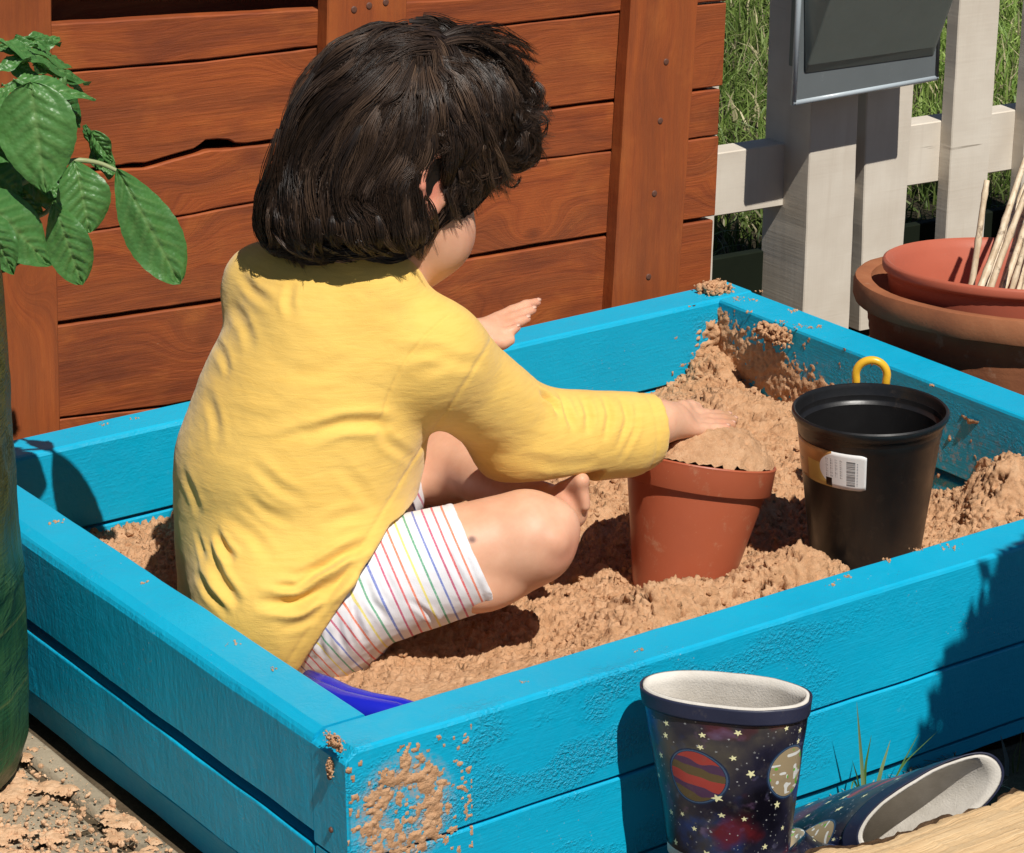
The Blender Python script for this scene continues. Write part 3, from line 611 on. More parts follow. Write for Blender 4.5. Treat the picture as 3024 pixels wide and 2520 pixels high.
def cane_mat():
    n = NT('bamboo'); P = n.tc.outputs['Object']; b = n.noise(n.map(P, (120, 120, 12)), 1, 4, .7)
    return n.set(color=n.mix(n.rng(n.noise(P, 60, 4, .7), .56, .66, 0, .7), n.ramp(b, [(.3, (.50, .36, .22)), (.7, (.80, .68, .50))]), (.16, .10, .06)), rough=.5, spec=.35, normal=n.bump(b, .3, .001))
M_CANE = cane_mat(); cane_spec = [((1993, 567), (2024, 370), .54, .0046, 1.0)]
for i in range(9):
    cane_spec.append(((2015 + 12.5 * i + 3 * (i % 2), 575), (2086 + 9 * i + 6 * ((i * 5) % 3), 380 - 4 * (i % 3)), .50 + .022 * ((i * 3) % 5), .0046 - .0008 * (i % 2), 1.7))
for i, (b, t, y, r, ext) in enumerate(cane_spec):
    p0 = at(*b, y=y); p1 = at(*t, y=y + .02 + .012 * (i % 3)); d = p1 - p0; n_ = 26
    while p0[2] > .07 and math.hypot(p0[0] - ic[0], p0[1] - ic[1]) < ir - .016 - (ic[2] - p0[2]) * .26: p0 = p0 - d * .02
    ts = np.linspace(0, 1, n_); end = p1 + d * (ext - 1)
    pts = p0 + (end - p0) * ts[:, None] + .004 * np.stack([np.sin(ts * 5 + i), np.cos(ts * 4 + i * 2), ts * 0], -1) * (ts * (1 - ts) * 2)[:, None]
    rr = r * (1 - .25 * ts) * (1 + .22 * (np.abs((ts * 7 + i * .37) % 1 - .5) < .06)); v, f = tube(pts, rr, 8)
    if i == 0: lab = 'single straight pale bamboo cane standing apart from the bundle'
    else: lab = ('leftmost', 'second', 'third', 'fourth', 'fifth', 'sixth', 'seventh', 'eighth', 'rightmost')[i - 1] + (' bamboo cane from the left' if 1 < i < 9 else ' bamboo cane') + ' of the leaning bundle in the nested planter'
    o = mesh_obj('bamboo_cane', v - p0, f, M_CANE); o.location = p0; tag(o, lab, 'cane', None if i == 0 else 'bundled bamboo canes in the planter')
# ------------------------------------------------------------------ pot being filled with sand
tb, tt = A(.632, .333, HT - .092), A(.661, .344, HT + .020); tax = nrm(tt - tb)
def tprof():
    R0 = .0808; return [(.0, -.160), (.044, -.160), (.0465, -.157), (.0735, -.0335), (.0745, -.0300), (.0795, -.0296), (.0800, -.029), (R0, -.004), (R0 + .0008, -.0012), (R0, .0), (R0 - .002, .0002), (R0 - .0032, -.001), (.0745, -.03), (.05, -.15), (0, -.15)]
v, f = lathe(tprof(), 64, tt, tax); tp = mesh_obj('plant_pot', v, f, M_POT); auto_smooth(tp, 40)
tag(tp, 'terracotta coloured plastic pot heaped with sand under the right hand', 'plant pot')
nr, na = 44, 120; Vh = []; e1 = nrm(np.cross([0, 1, 0], tax)); e2 = np.cross(tax, e1)
rr_, aa = np.meshgrid(np.linspace(0, 1, nr) ** .8 * .0785, np.linspace(0, 2 * np.pi, na, endpoint=False), indexing='ij')
px_, py_ = rr_ * np.cos(aa), rr_ * np.sin(aa); hz = .043 * (1 - (rr_ / .0795) ** 2) ** .75 - .001; P_ = np.stack([px_, py_, 0 * px_], -1)
sm = np.clip((rr_ / .05), .25, 1); hz = hz + sm * (.0022 * fbm(P_ * 70, 4) + (.0045 * np.abs(fbm(P_ * 120 + 4, 4, g=.65)) - .010 * np.clip(fbm(P_ * 80 + 4, 4, g=.7) - .4, 0, 1)) * sstep(.02, .05, rr_)) - .0015
Vh = tt + e1 * px_[..., None] + e2 * py_[..., None] + tax * hz[..., None]
hp = mesh_obj('sand_heap', Vh.reshape(-1, 3), [q for q in [(i * na + k, (i + 1) * na + k, (i + 1) * na + (k + 1) % na, i * na + (k + 1) % na) for i in range(nr - 1) for k in range(na)]], M_SAND)
tag(hp, kind='stuff', label='smoothed dome of sand heaped in the terracotta coloured pot', cat='sand')
# ------------------------------------------------------------------ black pot with its label
kc = A(.814, .249, HT + .070)
kp = [(.0, -.195), (.054, -.195), (.056, -.193), (.0755, -.026), (.0765, -.0245), (.0775, -.012), (.0805, -.0105), (.0815, -.008), (.0835, -.0045), (.0832, -.001), (.0815, .0006), (.0796, -.0002), (.0782, -.004), (.0775, -.017), (.0755, -.0195), (.0735, -.0215), (.0735, -.024), (.0548, -.188), (0, -.188)]
black = empty('black_pot', (kc[0], kc[1], HT - .12)); tag(black, 'tall black plastic nursery pot with a white barcode label, standing in the sand', 'plant pot')
v, f = lathe(kp, 72, kc); o = mesh_obj('pot_body', v, f, M_BLACK, black); auto_smooth(o, 38)
def make_image(name, arr):
    h, w = arr.shape[:2]; im = bpy.data.images.new(name, w, h, alpha=False); buf = np.ones((h, w, 4), np.float32); buf[..., :3] = arr; im.pixels.foreach_set(buf[::-1].ravel()); im.update(); im.pack(); return im
def image_mat(name, arr, rough=.4, extra=None, spec=.4):
    n = NT(name); im = make_image(name, arr); tx = n.node('ShaderNodeTexImage', {'Vector': n.tc.outputs['UV']}); tx.node.image = im; tx.node.extension = 'EXTEND'
    im.colorspace_settings.name = 'sRGB'
    c = tx
    if extra: c = n.mix(n.rng(n.noise(n.tc.outputs['Object'], 55, 5, .7), .55, .75, 0, extra), c, (.16, .13, .10))
    return n.set(color=c, rough=rough, spec=spec, normal=n.bump(n.noise(n.tc.outputs['Object'], 120, 3), .12, .0008))
def label_art():
    h, w = 300, 620; yy, xx = np.mgrid[0:h, 0:w]; a = np.zeros((h, w, 3), np.float32)
    a[:] = (.72, .52, .30); g = vnoise(np.stack([xx / 60, yy / 60, 0 * xx], -1)); a *= (1 + .12 * g)[..., None]
    a[(xx > 250) & (yy > 120)] = (.78, .66, .36)
    white = ((xx - 560) / 210) ** 2 + ((yy - 150) / 170) ** 2 < 1; white |= (xx > 430); a[white] = (.90, .89, .88)
    def rect(x0, y0, x1, y1, c): a[y0:y1, x0:x1] = c
    rect(392, 222, 430, 290, (.06, .035, .03))                       # small dark square
    rs = np.random.default_rng(3)
    for col in range(4):                                             # columns of small print, turned on its side
        x = 395 + col * 28; y = 60
        while y < 205:
            l = rs.integers(6, 22); rect(x, y, x + 3 + (col % 2), y + l, (.45, .42, .42)); rect(x + 9, y + 3, x + 12, y + l, (.55, .52, .52)); y += l + rs.integers(4, 9)
    y = 62
    while y < 262:                                                   # bar code, bars running across
        t = int(rs.integers(2, 7)); rect(515, y, 562, y + t, (.10, .09, .12)); y += t + int(rs.integers(2, 6))
    y = 70
    while y < 260: rect(570, y, 576, y + 6, (.45, .45, .5)); y += 13
    rect(60, 60, 92, 92, (.42, .20, .12)); rect(66, 68, 80, 80, (.72, .52, .30))
    rect(80, 160, 190, 170, (.30, .18, .10)); rect(95, 182, 170, 190, (.30, .18, .10)); return a
ang0 = math.atan2(-.735, -.68); n_a, n_z = 48, 10
th_ = np.linspace(ang0 - R(98), ang0 + R(-1), n_a); zz_ = np.linspace(-.0262, -.0675, n_z); V = []; UVs = []
for i, a_ in enumerate(th_):
    for j, z_ in enumerate(zz_):
        e_ = max(0.0, (i - (n_a - 4)) / 3.0); z_ = -.0468 + (z_ + .0468) * (1 - .10 * e_ * e_); r = .0755 - (.0755 - .056) * ((-.026 - z_) / .167) + .0006; V.append(kc + A(math.cos(a_) * r, math.sin(a_) * r, z_)); UVs.append((i / (n_a - 1), 1 - j / (n_z - 1)))
F = grid_faces(n_a, n_z); F = [q[::-1] for q in F]
o = mesh_obj('label', V, F, image_mat('printed pot label', label_art(), .35), black, uv=UVs); sol = o.modifiers.new('thick', 'SOLIDIFY'); sol.thickness = .0003
# ------------------------------------------------------------------ yellow toy spade, handle up, behind the black pot
rc = at(1787, 769, y=.36); vd = nrm(A(rc[0] + 1.15, rc[1] + 1.89, 0)); side_ = A(vd[1], -vd[0], 0)
a_ = np.linspace(-.08 * np.pi, 1.08 * np.pi, 22); ring = [rc + side_ * (.0172 * math.cos(t)) + UP * (.0172 * math.sin(t)) for t in a_]
pl = [rc + side_ * .0160 + UP * -.030] + ring + [rc - side_ * .0160 + UP * -.030]
spade = empty('toy_spade', (rc[0], rc[1], HT - .11)); tag(spade, 'yellow plastic toy spade handle sticking up behind the black pot', 'toy spade')
v, f = tube(pl, .0046, 12); mesh_obj('handle', v, f, M_YELLOW, spade)
v, f = tube([rc + side_ * .018 + UP * -.030, rc - side_ * .018 + UP * -.030], .0055, 10); mesh_obj('crossbar', v, f, M_YELLOW, spade)
v, f = tube([rc + UP * -.030, rc + UP * -.13], .006, 12); mesh_obj('shaft', v, f, M_YELLOW, spade)
m_ = MB(); m_.box(rc + UP * -.16, (.028, .0015, .035), np.stack([side_, vd, UP], 1)); m_.build('blade', M_YELLOW, spade, smooth=False)
# ------------------------------------------------------------------ blue toy half buried near the corner
bp = [at(x, y, z=HT - .052) for x, y in [(622, 1396), (662, 1420), (702, 1444), (752, 1458), (812, 1464), (860, 1470)]]
toy = empty('sand_toy', bp[3] * A(1, 1, 0) + A(0, 0, HT - .08)); tag(toy, 'bright blue plastic sand toy half buried in the near left corner', 'toy')
v, f = tube(np.array(bp), [.006, .009, .0125, .0135, .011, .006], 16); mesh_obj('rim', v, f, M_TOY, toy)
q = [p + A(.018, .022, -.010) for p in bp]; v, f = tube(np.array(q), [.008, .012, .014, .014, .012, .008], 14); mesh_obj('scoop', v, f, M_TOY, toy)
TOC_ = nrm(-A(.539, .769, -.342)); RT_ = A(.818, -.575, 0)
# ------------------------------------------------------------------ wellington boots with a night-sky print
def boot_art(w=1400, h=1000):
    yy, xx = np.mgrid[0:h, 0:w]; P = np.stack([xx / w * 7, yy / h * 5, 0 * xx], -1).astype(float)
    n1 = fbm(P, 5); n2 = fbm(P * 1.3 + 40, 5); n3 = fbm(P * .9 + 80, 4); n4 = fbm(P * 4 + 11, 4)
    a = np.ones((h, w, 3)) * A(.13, .125, .19)
    def lay(m, c): 
        nonlocal a; a = a * (1 - m[..., None]) + np.asarray(c) * m[..., None]
    lay(np.clip(n1 * 1.1 + .25, 0, .8), (.33, .305, .26)); lay(np.clip(n2 * 1.6 - .35, 0, .85), (.15, .28, .58)); lay(np.clip(n3 * 2 - 1.15, 0, .8), (.42, .10, .12)); lay(np.clip(-n1 * 1.5 - .45, 0, .8), (.035, .03, .06))
    lay(np.clip(n4 - .75, 0, .5), (.45, .50, .62)); lay(np.clip(n3 * n4 * 2 - .5, 0, .5), (.40, .28, .40))
    def put(u, v): return u * w, v / .26 * h
    def disc(u, v, ru, rv, kind):
        cx_, cy_ = put(u, v); rx, ry = ru * w, rv / .26 * h; d = np.sqrt(((xx - cx_) / rx) ** 2 + ((yy - cy_) / ry) ** 2); nonlocal a
        lay((d < 1.10) * 1.0, (.11, .17, .27)); lay(((d > 1.0) & (d < 1.05)) * .6, (.35, .45, .55)); ins = d < .98
        if kind == 1:
            t = (yy - cy_) / ry * 3.1 - (xx - cx_) / rx * .55 + .35 * vnoise(np.stack([xx / 40, yy / 18, 0 * xx], -1)); k = np.floor(t) % 3
            c = np.where((k == 0)[..., None], A(.62, .24, .21), np.where((k == 1)[..., None], A(.30, .20, .30), A(.36, .30, .20)))
        else:
            c = np.ones((h, w, 3)) * A(.62, .55, .43); nn = vnoise(np.stack([xx / 22, yy / 16, 0 * xx + 3], -1)); c = np.where((nn > .45)[..., None], A(.86, .86, .84), c); nn = vnoise(np.stack([xx / 20 + 9, yy / 20, 0 * xx + 7], -1)); c = np.where((nn > .62)[..., None], A(.38, .68, .20), c)
        a = np.where(ins[..., None], c, a)
    def star(u, v, s, c=(.93, .91, .70)):
        cx_, cy_ = put(u, v); rx, ry = s / .37 * w, s / .26 * h; nonlocal a
        x0, x1, y0, y1 = int(max(cx_ - rx, 0)), int(min(cx_ + rx + 1, w)), int(max(cy_ - ry, 0)), int(min(cy_ + ry + 1, h))
        if x1 <= x0 or y1 <= y0: return
        X_, Y_ = (xx[y0:y1, x0:x1] - cx_) / rx, (yy[y0:y1, x0:x1] - cy_) / ry; r = np.hypot(X_, Y_); t = np.arctan2(X_, -Y_) + u * 40 % .6; ph = np.abs(((t / (2 * np.pi / 5)) % 1) - .5) * 2
        lim = .42 + .58 * ph ** 1.4; m = r < lim; a[y0:y1, x0:x1][m] = c
    def cvt(cx_, cy_):
        xl = 115 + (cy_ - 220) * .2227; xr = 1615 - (cy_ - 370) * .055; fr = min(max((cx_ - xl) / (xr - xl), .01), .99); th = 2 * np.pi - math.acos(2 * fr - 1); yt = 330 + fr * 100
        return th / (2 * np.pi), (cy_ - yt) * .2262 / (2150 * .94)
    rs = np.random.default_rng(5)
    for _ in range(900): star(rs.random(), rs.random() * .26, .0006 + .0008 * rs.random(), tuple(np.ones(3) * rs.uniform(.3, .7)))
    disc(*cvt(735, 980), .060, .0245, 1); disc(*cvt(1500, 980), .066, .0245, 2); disc(.22, .08, .06, .024, 1); disc(.05, .16, .05, .02, 2)
    for x, y, s in [(440, 555, 1), (440, 660, 1), (785, 615, .9), (775, 720, .9), (1030, 585, 1), (1010, 800, .9), (1445, 580, .9), (1560, 640, 1), (1555, 735, 1), (400, 845, 1.1), (1165, 940, 1.35), (1415, 1250, 1.35), (930, 1155, 1.3), (360, 1060, .9), (300, 1030, .8), (515, 1345, 1.1), (640, 1330, .8), (965, 1310, .9), (1140, 1340, .9), (760, 1450, .9), (1475, 1490, .9), (570, 1620, 1.2), (880, 1675, 1.4), (1335, 1620, 1.1)]:
        star(*cvt(x, y), .0031 * s)
    for _ in range(34): star(rs.random() * .48, rs.random() * .26, .003 + .002 * rs.random())
    return np.clip(a, 0, 1).astype(np.float32)
M_BOOT = image_mat('night sky boot print', boot_art(), .30, .28, .5)
M_CUFF = plastic('navy boot cuff', (.020, .024, .055), .45, .5, (.09, .08, .08)); M_SOLE = plastic('boot sole', (.35, .34, .32), .7)
def lining_mat():
    n = NT('cotton boot lining'); P = n.tc.outputs['Object']; b = n.noise(P, 40, 4, .6)
    return n.set(color=n.ramp(b, [(.3, (.56, .52, .46)), (.7, (.70, .66, .60))]), rough=.95, spec=.1, normal=n.bump(n.noise(P, 500, 2), .4, .001))
M_LINING = lining_mat()
def boot(M, label, shaft_dx=.0, tilt_end=0):
    """local frame: x towards the toe, z up, sole at z=0, opening at z=.213"""
    Hb = .213; root = empty('wellington_boot', mat=M); tag(root, label, 'boot')
    path = []   # ring centre, half length a, half width b, plane tilt
    for t in np.linspace(0, 1, 16):
        z = Hb - t * .150; a = .0755 - .019 * min(t / .95, 1); b = .036 + .0 * t - .002 * t + .004 * math.sin(t * 3)
        path.append((A(shaft_dx * (1 - t) + .004 * t, 0, z), a, b, 0.0))
    for t in np.linspace(.12, 1, 16):
        ang = t * R(88); xx_ = .004 + .105 * t ** 1.15; z = .063 - .028 * sstep(0, .8, t); a = .0562 - .026 * sstep(0, .75, t) ; b = .034 + .006 * math.sin(t * 2.6)
        if t > .85: s = math.sqrt(max(0, 1 - ((t - .85) / .1501) ** 2)); a *= max(s, .05); b *= max(s, .05)
        path.append((A(xx_ - .02 * math.sin(ang) * 0, 0, z), a, b, ang))
    na_ = 64; V = []; UVs = []; th = np.linspace(0, 2 * np.pi, na_ + 1); dist = 0
    for i, (c, a, b, g) in enumerate(path):
        if i: dist += np.linalg.norm(c - path[i - 1][0])
        ex_ = A(math.cos(g), 0, math.sin(g) * 1.0)
        for t_ in th:
            e = 2.3; ct, st = math.cos(t_), math.sin(t_); p = c + ex_ * a * math.copysign(abs(ct) ** (2 / e), ct) + A(0, b * math.copysign(abs(st) ** (2 / e), st), 0); p[2] = max(p[2], .006); V.append(p); UVs.append((t_ / (2 * np.pi), 1 - min(dist / .26, 1)))
    V = np.array(V); wr = fbm(V * 38, 3) * .0011; V[:, 1] += wr; V[:, 0] += wr * .5
    F = [q[::-1] for q in grid_faces(len(path), na_ + 1)]
    o = mesh_obj('boot_body', V, F, M_BOOT, root, local=True, uv=UVs)
    def ringband(name, z0, z1, grow, mat, th_=.0016, inside=False, nseg=8):
        prof_ = []; Vb = []
        for k in range(nseg + 1):
            z = z0 + (z1 - z0) * k / nseg; t = (Hb - z) / .150; t = min(max(t, 0), 1); a = .0755 - .019 * min(t / .95, 1); b = .036 - .002 * t + .004 * math.sin(t * 3); cxx = shaft_dx * (1 - t) + .004 * t
            for t_ in th[:-1]:
                e = 2.3; ct, st = math.cos(t_), math.sin(t_); Vb.append((cxx + (a + grow) * math.copysign(abs(ct) ** (2 / e), ct), (b + grow) * math.copysign(abs(st) ** (2 / e), st), z))
        Vb = np.array(Vb); w_ = fbm(Vb * 38, 3) * .0011; Vb[:, 1] += w_; Vb[:, 0] += w_ * .5
        Fb = [(i * na_ + k, i * na_ + (k + 1) % na_, (i + 1) * na_ + (k + 1) % na_, (i + 1) * na_ + k) for i in range(nseg) for k in range(na_)]
        o = mesh_obj(name, Vb, Fb, mat, root, local=True); s = o.modifiers.new('thick', 'SOLIDIFY'); s.thickness = th_; s.offset = 0; return o
    ringband('cuff', Hb - .0140, Hb + .0005, .0012, M_CUFF, .0018); ringband('lining', Hb - .16, Hb + .0018, -.0022, M_LINING, .003, nseg=16)
    sv, sf = [], []; k2 = 40
    for z in (0, .004, .011):
        for t_ in np.linspace(0, 2 * np.pi, k2, endpoint=False):
            ct, st = math.cos(t_), math.sin(t_); sv.append((.045 + .088 * ct, (.036 + .005 * ct) * st, z))
    sf = [(i * k2 + k, i * k2 + (k + 1) % k2, (i + 1) * k2 + (k + 1) % k2, (i + 1) * k2 + k) for i in range(2) for k in range(k2)] + [tuple(range(k2))[::-1], tuple(2 * k2 + k for k in range(k2))]
    mesh_obj('sole', sv, sf, M_SOLE, root, local=True, smooth=False); return root
def basis(x, z, o):
    x, z = nrm(x), nrm(z); z = nrm(z - x * (x @ z)); y = np.cross(z, x); M = Matrix.Identity(4)
    for i in range(3): M[i][0] = x[i]; M[i][1] = y[i]; M[i][2] = z[i]; M[i][3] = o[i]
    return M
b1 = at(1476, 1418, y=-.088); boot(basis((.66, -.75, 0), (0, 0, 1), (b1[0] + .006, b1[1] - .004, b1[2] - .213)), 'upright navy wellington boot printed with stars and planets against the blue board', -.002)
camup = A(.1996, .2781, .9396); m2 = nrm(RT_ * .85 + camup * .50); perp = nrm(camup * .85 - RT_ * .53); n2 = nrm(TOC_ * .84 - perp * .10); n2 = nrm(n2 - m2 * (n2 @ m2)); O2 = at(1922, 1644, y=-.20); boot(basis(-m2, n2, O2 - n2 * .213 - m2 * .17) @ Matrix.Diagonal((.96, .80, 1, 1)), 'fallen wellington boot lying on its side showing its pale lining, behind the log', -.17)
# ------------------------------------------------------------------ split log at the bottom right
def log_mat():
    n = NT('fresh split wood'); P = n.tc.outputs['Object']; g = n.noise(n.map(P, (7, 230, 60), rot=(0, 0, -.1)), 1, 5, .7, .15); b = n.noise(P, 12, 4)
    col = n.ramp(g, [(.25, (.58, .36, .18)), (.5, (.76, .52, .28)), (.75, (.82, .62, .38))]); col = n.mix(n.rng(b, .5, .75, 0, .4), col, (.70, .42, .19))
    return n.set(color=col, rough=.75, spec=.2, normal=n.bump(g, .9, .0025))
M_LOG = log_mat(); M_BARK = soil_mat('bark', (.05, .03, .018), (.14, .09, .055), 30)
logr = empty('split_log', at(2000, 1730, z=0.0) * A(1, 1, 0)); tag(logr, 'pale freshly split log with a ragged edge in the bottom right corner', 'log')
E_ = [(1560, 1790), (1655, 1751), (1690, 1737), (1740, 1740), (1792, 1729), (1850, 1707), (1900, 1689), (1960, 1668), (2030, 1651), (2060, 1627), (2080, 1623), (2110, 1636), (2190, 1640), (2300, 1640)]
zs_ = HT - .063; Ep = np.array([at(x, y, z=zs_) for x, y in E_]); s_ = np.concatenate([[0], np.cumsum(np.linalg.norm(np.diff(Ep, axis=0), axis=1))]); ns = 150; tt_ = np.linspace(0, s_[-1], ns)
Eq = np.stack([np.interp(tt_, s_, Ep[:, k]) for k in range(3)], -1); Eq += A(.2, 1, .3) * (fbm(np.stack([tt_ * 160, tt_ * 0, tt_ * 0], -1), 4) * .0016)[:, None]
nv_ = 40; V = []
for i in range(ns):
    for k in range(nv_):
        s = k / (nv_ - 1); p = Eq[i] + A(.03, -.24, 0) * s; p[2] += .020 * math.sin(s * 2.2) - .0018 * (k == 0); V.append(p)
V = np.array(V); V[:, 2] += .0016 * fbm(np.stack([V[:, 0] * 6, V[:, 1] * 160, V[:, 2] * 0], -1), 4); top_ = mesh_obj('split_face', V, [q[::1] for q in grid_faces(ns, nv_)], M_LOG, logr)
V = []
for i in range(ns):
    for k in range(8): p = Eq[i].copy(); p[1] += .010 * math.sin(k / 7 * 3.14) - .03 * (k / 7); p[2] = Eq[i][2] * (1 - k / 7) + .001; V.append(p)
V = np.array(V); V += (fbm(V * 60, 3) * .002)[:, None]; mesh_obj('bark', V, [q[::-1] for q in grid_faces(ns, 8)], M_BARK, logr)
# ------------------------------------------------------------------ grass
def blades(name, base, h, lean, w, tint, mat=M_GRASS, seg=3, parent=None):
    n = len(base); a = RNG.random(n) * 2 * np.pi; side = np.stack([np.cos(a), np.sin(a), 0 * a], -1); ld = RNG.random(n) * 2 * np.pi; lv = np.stack([np.cos(ld), np.sin(ld), 0 * ld], -1) * lean[:, None]
    V = np.zeros((n, seg * 2 + 1, 3)); 
    for k in range(seg):
        t = k / seg; c = base + np.stack([0 * h, 0 * h, h * t * (1 - .25 * t * lean)], -1) + lv * (h * t * t)[:, None]; ww = (w * (1 - t ** 2 * .75))[:, None]; V[:, 2 * k] = c - side * ww; V[:, 2 * k + 1] = c + side * ww
    V[:, -1] = base + np.stack([0 * h, 0 * h, h * (1 - .3 * lean)], -1) + lv * h[:, None]
    m = seg * 2 + 1; F = []
    tri = []
    for k in range(seg - 1): tri += [(2 * k, 2 * k + 1, 2 * k + 3), (2 * k, 2 * k + 3, 2 * k + 2)]
    tri.append((2 * seg - 2, 2 * seg - 1, 2 * seg)); F = (np.array(tri)[None] + (np.arange(n) * m)[:, None, None]).reshape(-1, 3)
    return mesh_obj(name, V.reshape(-1, 3), F, mat, parent, smooth=False, attrs={'tint': np.repeat(tint, m, axis=0)})
n = 62000; gx = RNG.uniform(.9, 4.4, n); gy = RNG.uniform(1.24, 4.2, n)
q = A(.818, -.575); lat_ = (gx + 1.15) * .818 - (gy + 1.89) * .575; dep = (gx + 1.15) * .575 + (gy + 1.89) * .818; keep = (lat_ / dep > .06) & (lat_ / dep < .20)
gx, gy = gx[keep], gy[keep]; P = np.stack([gx, gy, 0 * gx], -1); nn = fbm(P * 3.5, 3); n2_ = fbm(P * 11 + 4, 2)
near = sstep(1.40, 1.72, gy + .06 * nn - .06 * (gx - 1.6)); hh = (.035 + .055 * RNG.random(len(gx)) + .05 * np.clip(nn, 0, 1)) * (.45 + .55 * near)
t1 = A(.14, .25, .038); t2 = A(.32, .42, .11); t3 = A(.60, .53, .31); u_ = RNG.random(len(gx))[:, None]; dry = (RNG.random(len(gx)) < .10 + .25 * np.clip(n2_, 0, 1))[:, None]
tint = (t1 + (t2 - t1) * u_) * (.7 + .5 * np.clip(nn + .4, 0, 1))[:, None]; tint = np.where(dry, t3 * (.5 + .6 * u_), tint); tint = tint * (.22 + .78 * near)[:, None]  # last factor darkens the blades by the fence, shade put into their colour
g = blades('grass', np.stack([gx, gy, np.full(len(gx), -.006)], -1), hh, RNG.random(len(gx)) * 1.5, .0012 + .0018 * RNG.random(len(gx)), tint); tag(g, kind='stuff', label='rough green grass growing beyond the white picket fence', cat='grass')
def tuft(name, specs, label, y0=-.03):
    V, F, T = [], [], []; 
    for pts, w, c in specs:
        P = np.array([at(x, y, y=y0 + dy) for x, y, dy in pts]); t = np.linspace(0, 1, 12); ti = np.linspace(0, 1, len(P)); Q = np.stack([np.interp(t, ti, P[:, k]) for k in range(3)], -1); Q[1:-1] = (Q[:-2] + Q[1:-1] * 2 + Q[2:]) / 4; s = A(.8, -.45, .1); o = len(V)
        for k in range(12):
            ww = w * (1 - t[k] ** 2.5) + .0001; V += [Q[k] - s * ww, Q[k] + A(.1, .3, 0) * ww, Q[k] + s * ww]; T += [c] * 3
        for k in range(11): F += [(o + 3 * k, o + 3 * k + 1, o + 3 * k + 4, o + 3 * k + 3), (o + 3 * k + 1, o + 3 * k + 2, o + 3 * k + 5, o + 3 * k + 4)]
    o = mesh_obj(name, V, F, M_GRASS, attrs={'tint': np.array(T)}); tag(o, label, 'grass'); return o
g1, g2_, g3 = (.10, .20, .04), (.30, .38, .16), (.06, .12, .03)
tuft('grass_tuft', [([(1775, 1690, 0), (1768, 1575, 0), (1757, 1440, -.01)], .0022, g2_), ([(1772, 1690, 0), (1774, 1575, 0), (1787, 1508, 0)], .0016, g1), ([(1785, 1690, 0), (1804, 1590, -.01), (1826, 1518, -.012)], .0026, g2_),
    ([(1780, 1690, 0), (1752, 1592, .0), (1744, 1625, -.01), (1756, 1650, -.01)], .0010, g1), ([(1790, 1690, 0), (1850, 1568, 0), (1925, 1498, -.01)], .0013, g1), ([(1790, 1690, 0), (1856, 1556, 0), (1884, 1505, 0)], .0010, g1), ([(1768, 1690, 0), (1760, 1600, .0), (1748, 1560, 0)], .0010, g3)],
    'wispy tuft of green grass blades between the fallen boot and the blue board')
tuft('grass_tuft', [([(2060, 1640, 0), (2066, 1560, 0), (2052, 1508, 0)], .0028, (.16, .17, .16)), ([(2075, 1640, 0), (2090, 1560, 0), (2096, 1490, 0)], .0012, (.10, .10, .03)), ([(2085, 1640, 0), (2075, 1560, 0), (2090, 1520, 0)], .001, (.07, .09, .03)), ([(2095, 1640, 0), (2110, 1540, 0), (2120, 1470, 0)], .001, (.07, .09, .03))],
    'sparse dull weed leaves in the shade at the right end of the board', y0=-.05)
n = 500; C = np.stack([RNG.uniform(.42, .72, n), -RNG.random(n) ** 1.6 * .07 - .004, np.full(n, -.001)], -1); tn = np.where(RNG.random((n, 1)) < .5, A(.45, .36, .24), A(.14, .10, .06))
o = blades('ground_litter', C, RNG.uniform(.006, .02, n), RNG.uniform(1.5, 4, n), .0006 + .0008 * RNG.random(n), tn); tag(o, kind='stuff', label='dry bits of straw along the foot of the front board', cat='litter')
# ------------------------------------------------------------------ green woven grow bag and its plant
Qs = at(34, 1100, y=.50); br = .165; bcn = Qs[:2] - br * A(.818, -.575); bag = empty('grow_bag', (bcn[0], bcn[1], 0)); tag(bag, 'tall green woven plastic grow bag at the left edge holding a leafy plant', 'grow bag')
zb_ = A(0, .012, .04, .09, .13, .135, .16, .21, .215, .26, .33, .42, .50, .545); ro_ = A(.135, .148, .158, .1625, .164, .1655, .1655, .1655, .1680, .166, .1655, .1650, .1640, .163)
nz, na_ = 120, 110; V = []
for i in range(nz):
    z = .545 * i / (nz - 1); r0 = np.interp(z, zb_, ro_)
    for k in range(na_):
        a = 2 * np.pi * k / na_; V.append((r0 * math.cos(a), r0 * math.sin(a), z))
V = np.array(V); d = fbm(V * A(9, 9, 5), 3) * .0045 + fbm(V * A(30, 30, 16) + 9, 3) * .0022; rr = np.linalg.norm(V[:, :2], axis=1); V[:, :2] *= (1 + d / rr)[:, None]; V[:, :2] += bcn
mesh_obj('bag_side', V, [(i * na_ + k, i * na_ + (k + 1) % na_, (i + 1) * na_ + (k + 1) % na_, (i + 1) * na_ + k) for i in range(nz - 1) for k in range(na_)], M_BAG, bag)
v, f = lathe([(.160, .545), (.163, .550), (.166, .545), (.163, .540)], 60, (bcn[0], bcn[1], 0)); mesh_obj('hem', v, f, M_BAG, bag)
v, f = lathe([(0, .515), (.08, .52), (.161, .51)], 40, (bcn[0], bcn[1], 0)); v[:, 2] += fbm(v * 40, 3) * .006; mesh_obj('compost', v, f, M_SOIL, bag)
hd = nrm((.55, .83, 0)); hs = A(hd[1], -hd[0], 0); c_ = A(bcn[0], bcn[1], 0) + hd * .158
for sgn in (1,):
    pts = [c_ + hs * (.05 * math.cos(t)) + UP * (.46 + .10 * math.sin(t)) + hd * .012 for t in np.linspace(0, np.pi, 20)]; v, f = tube(pts, .007, 8); mesh_obj('carry_handle', v, f, M_BAG, bag)
m_ = MB(); q0 = A(bcn[0], bcn[1], 0) + A(.80, -.60, 0) * .1655
q0 = q0
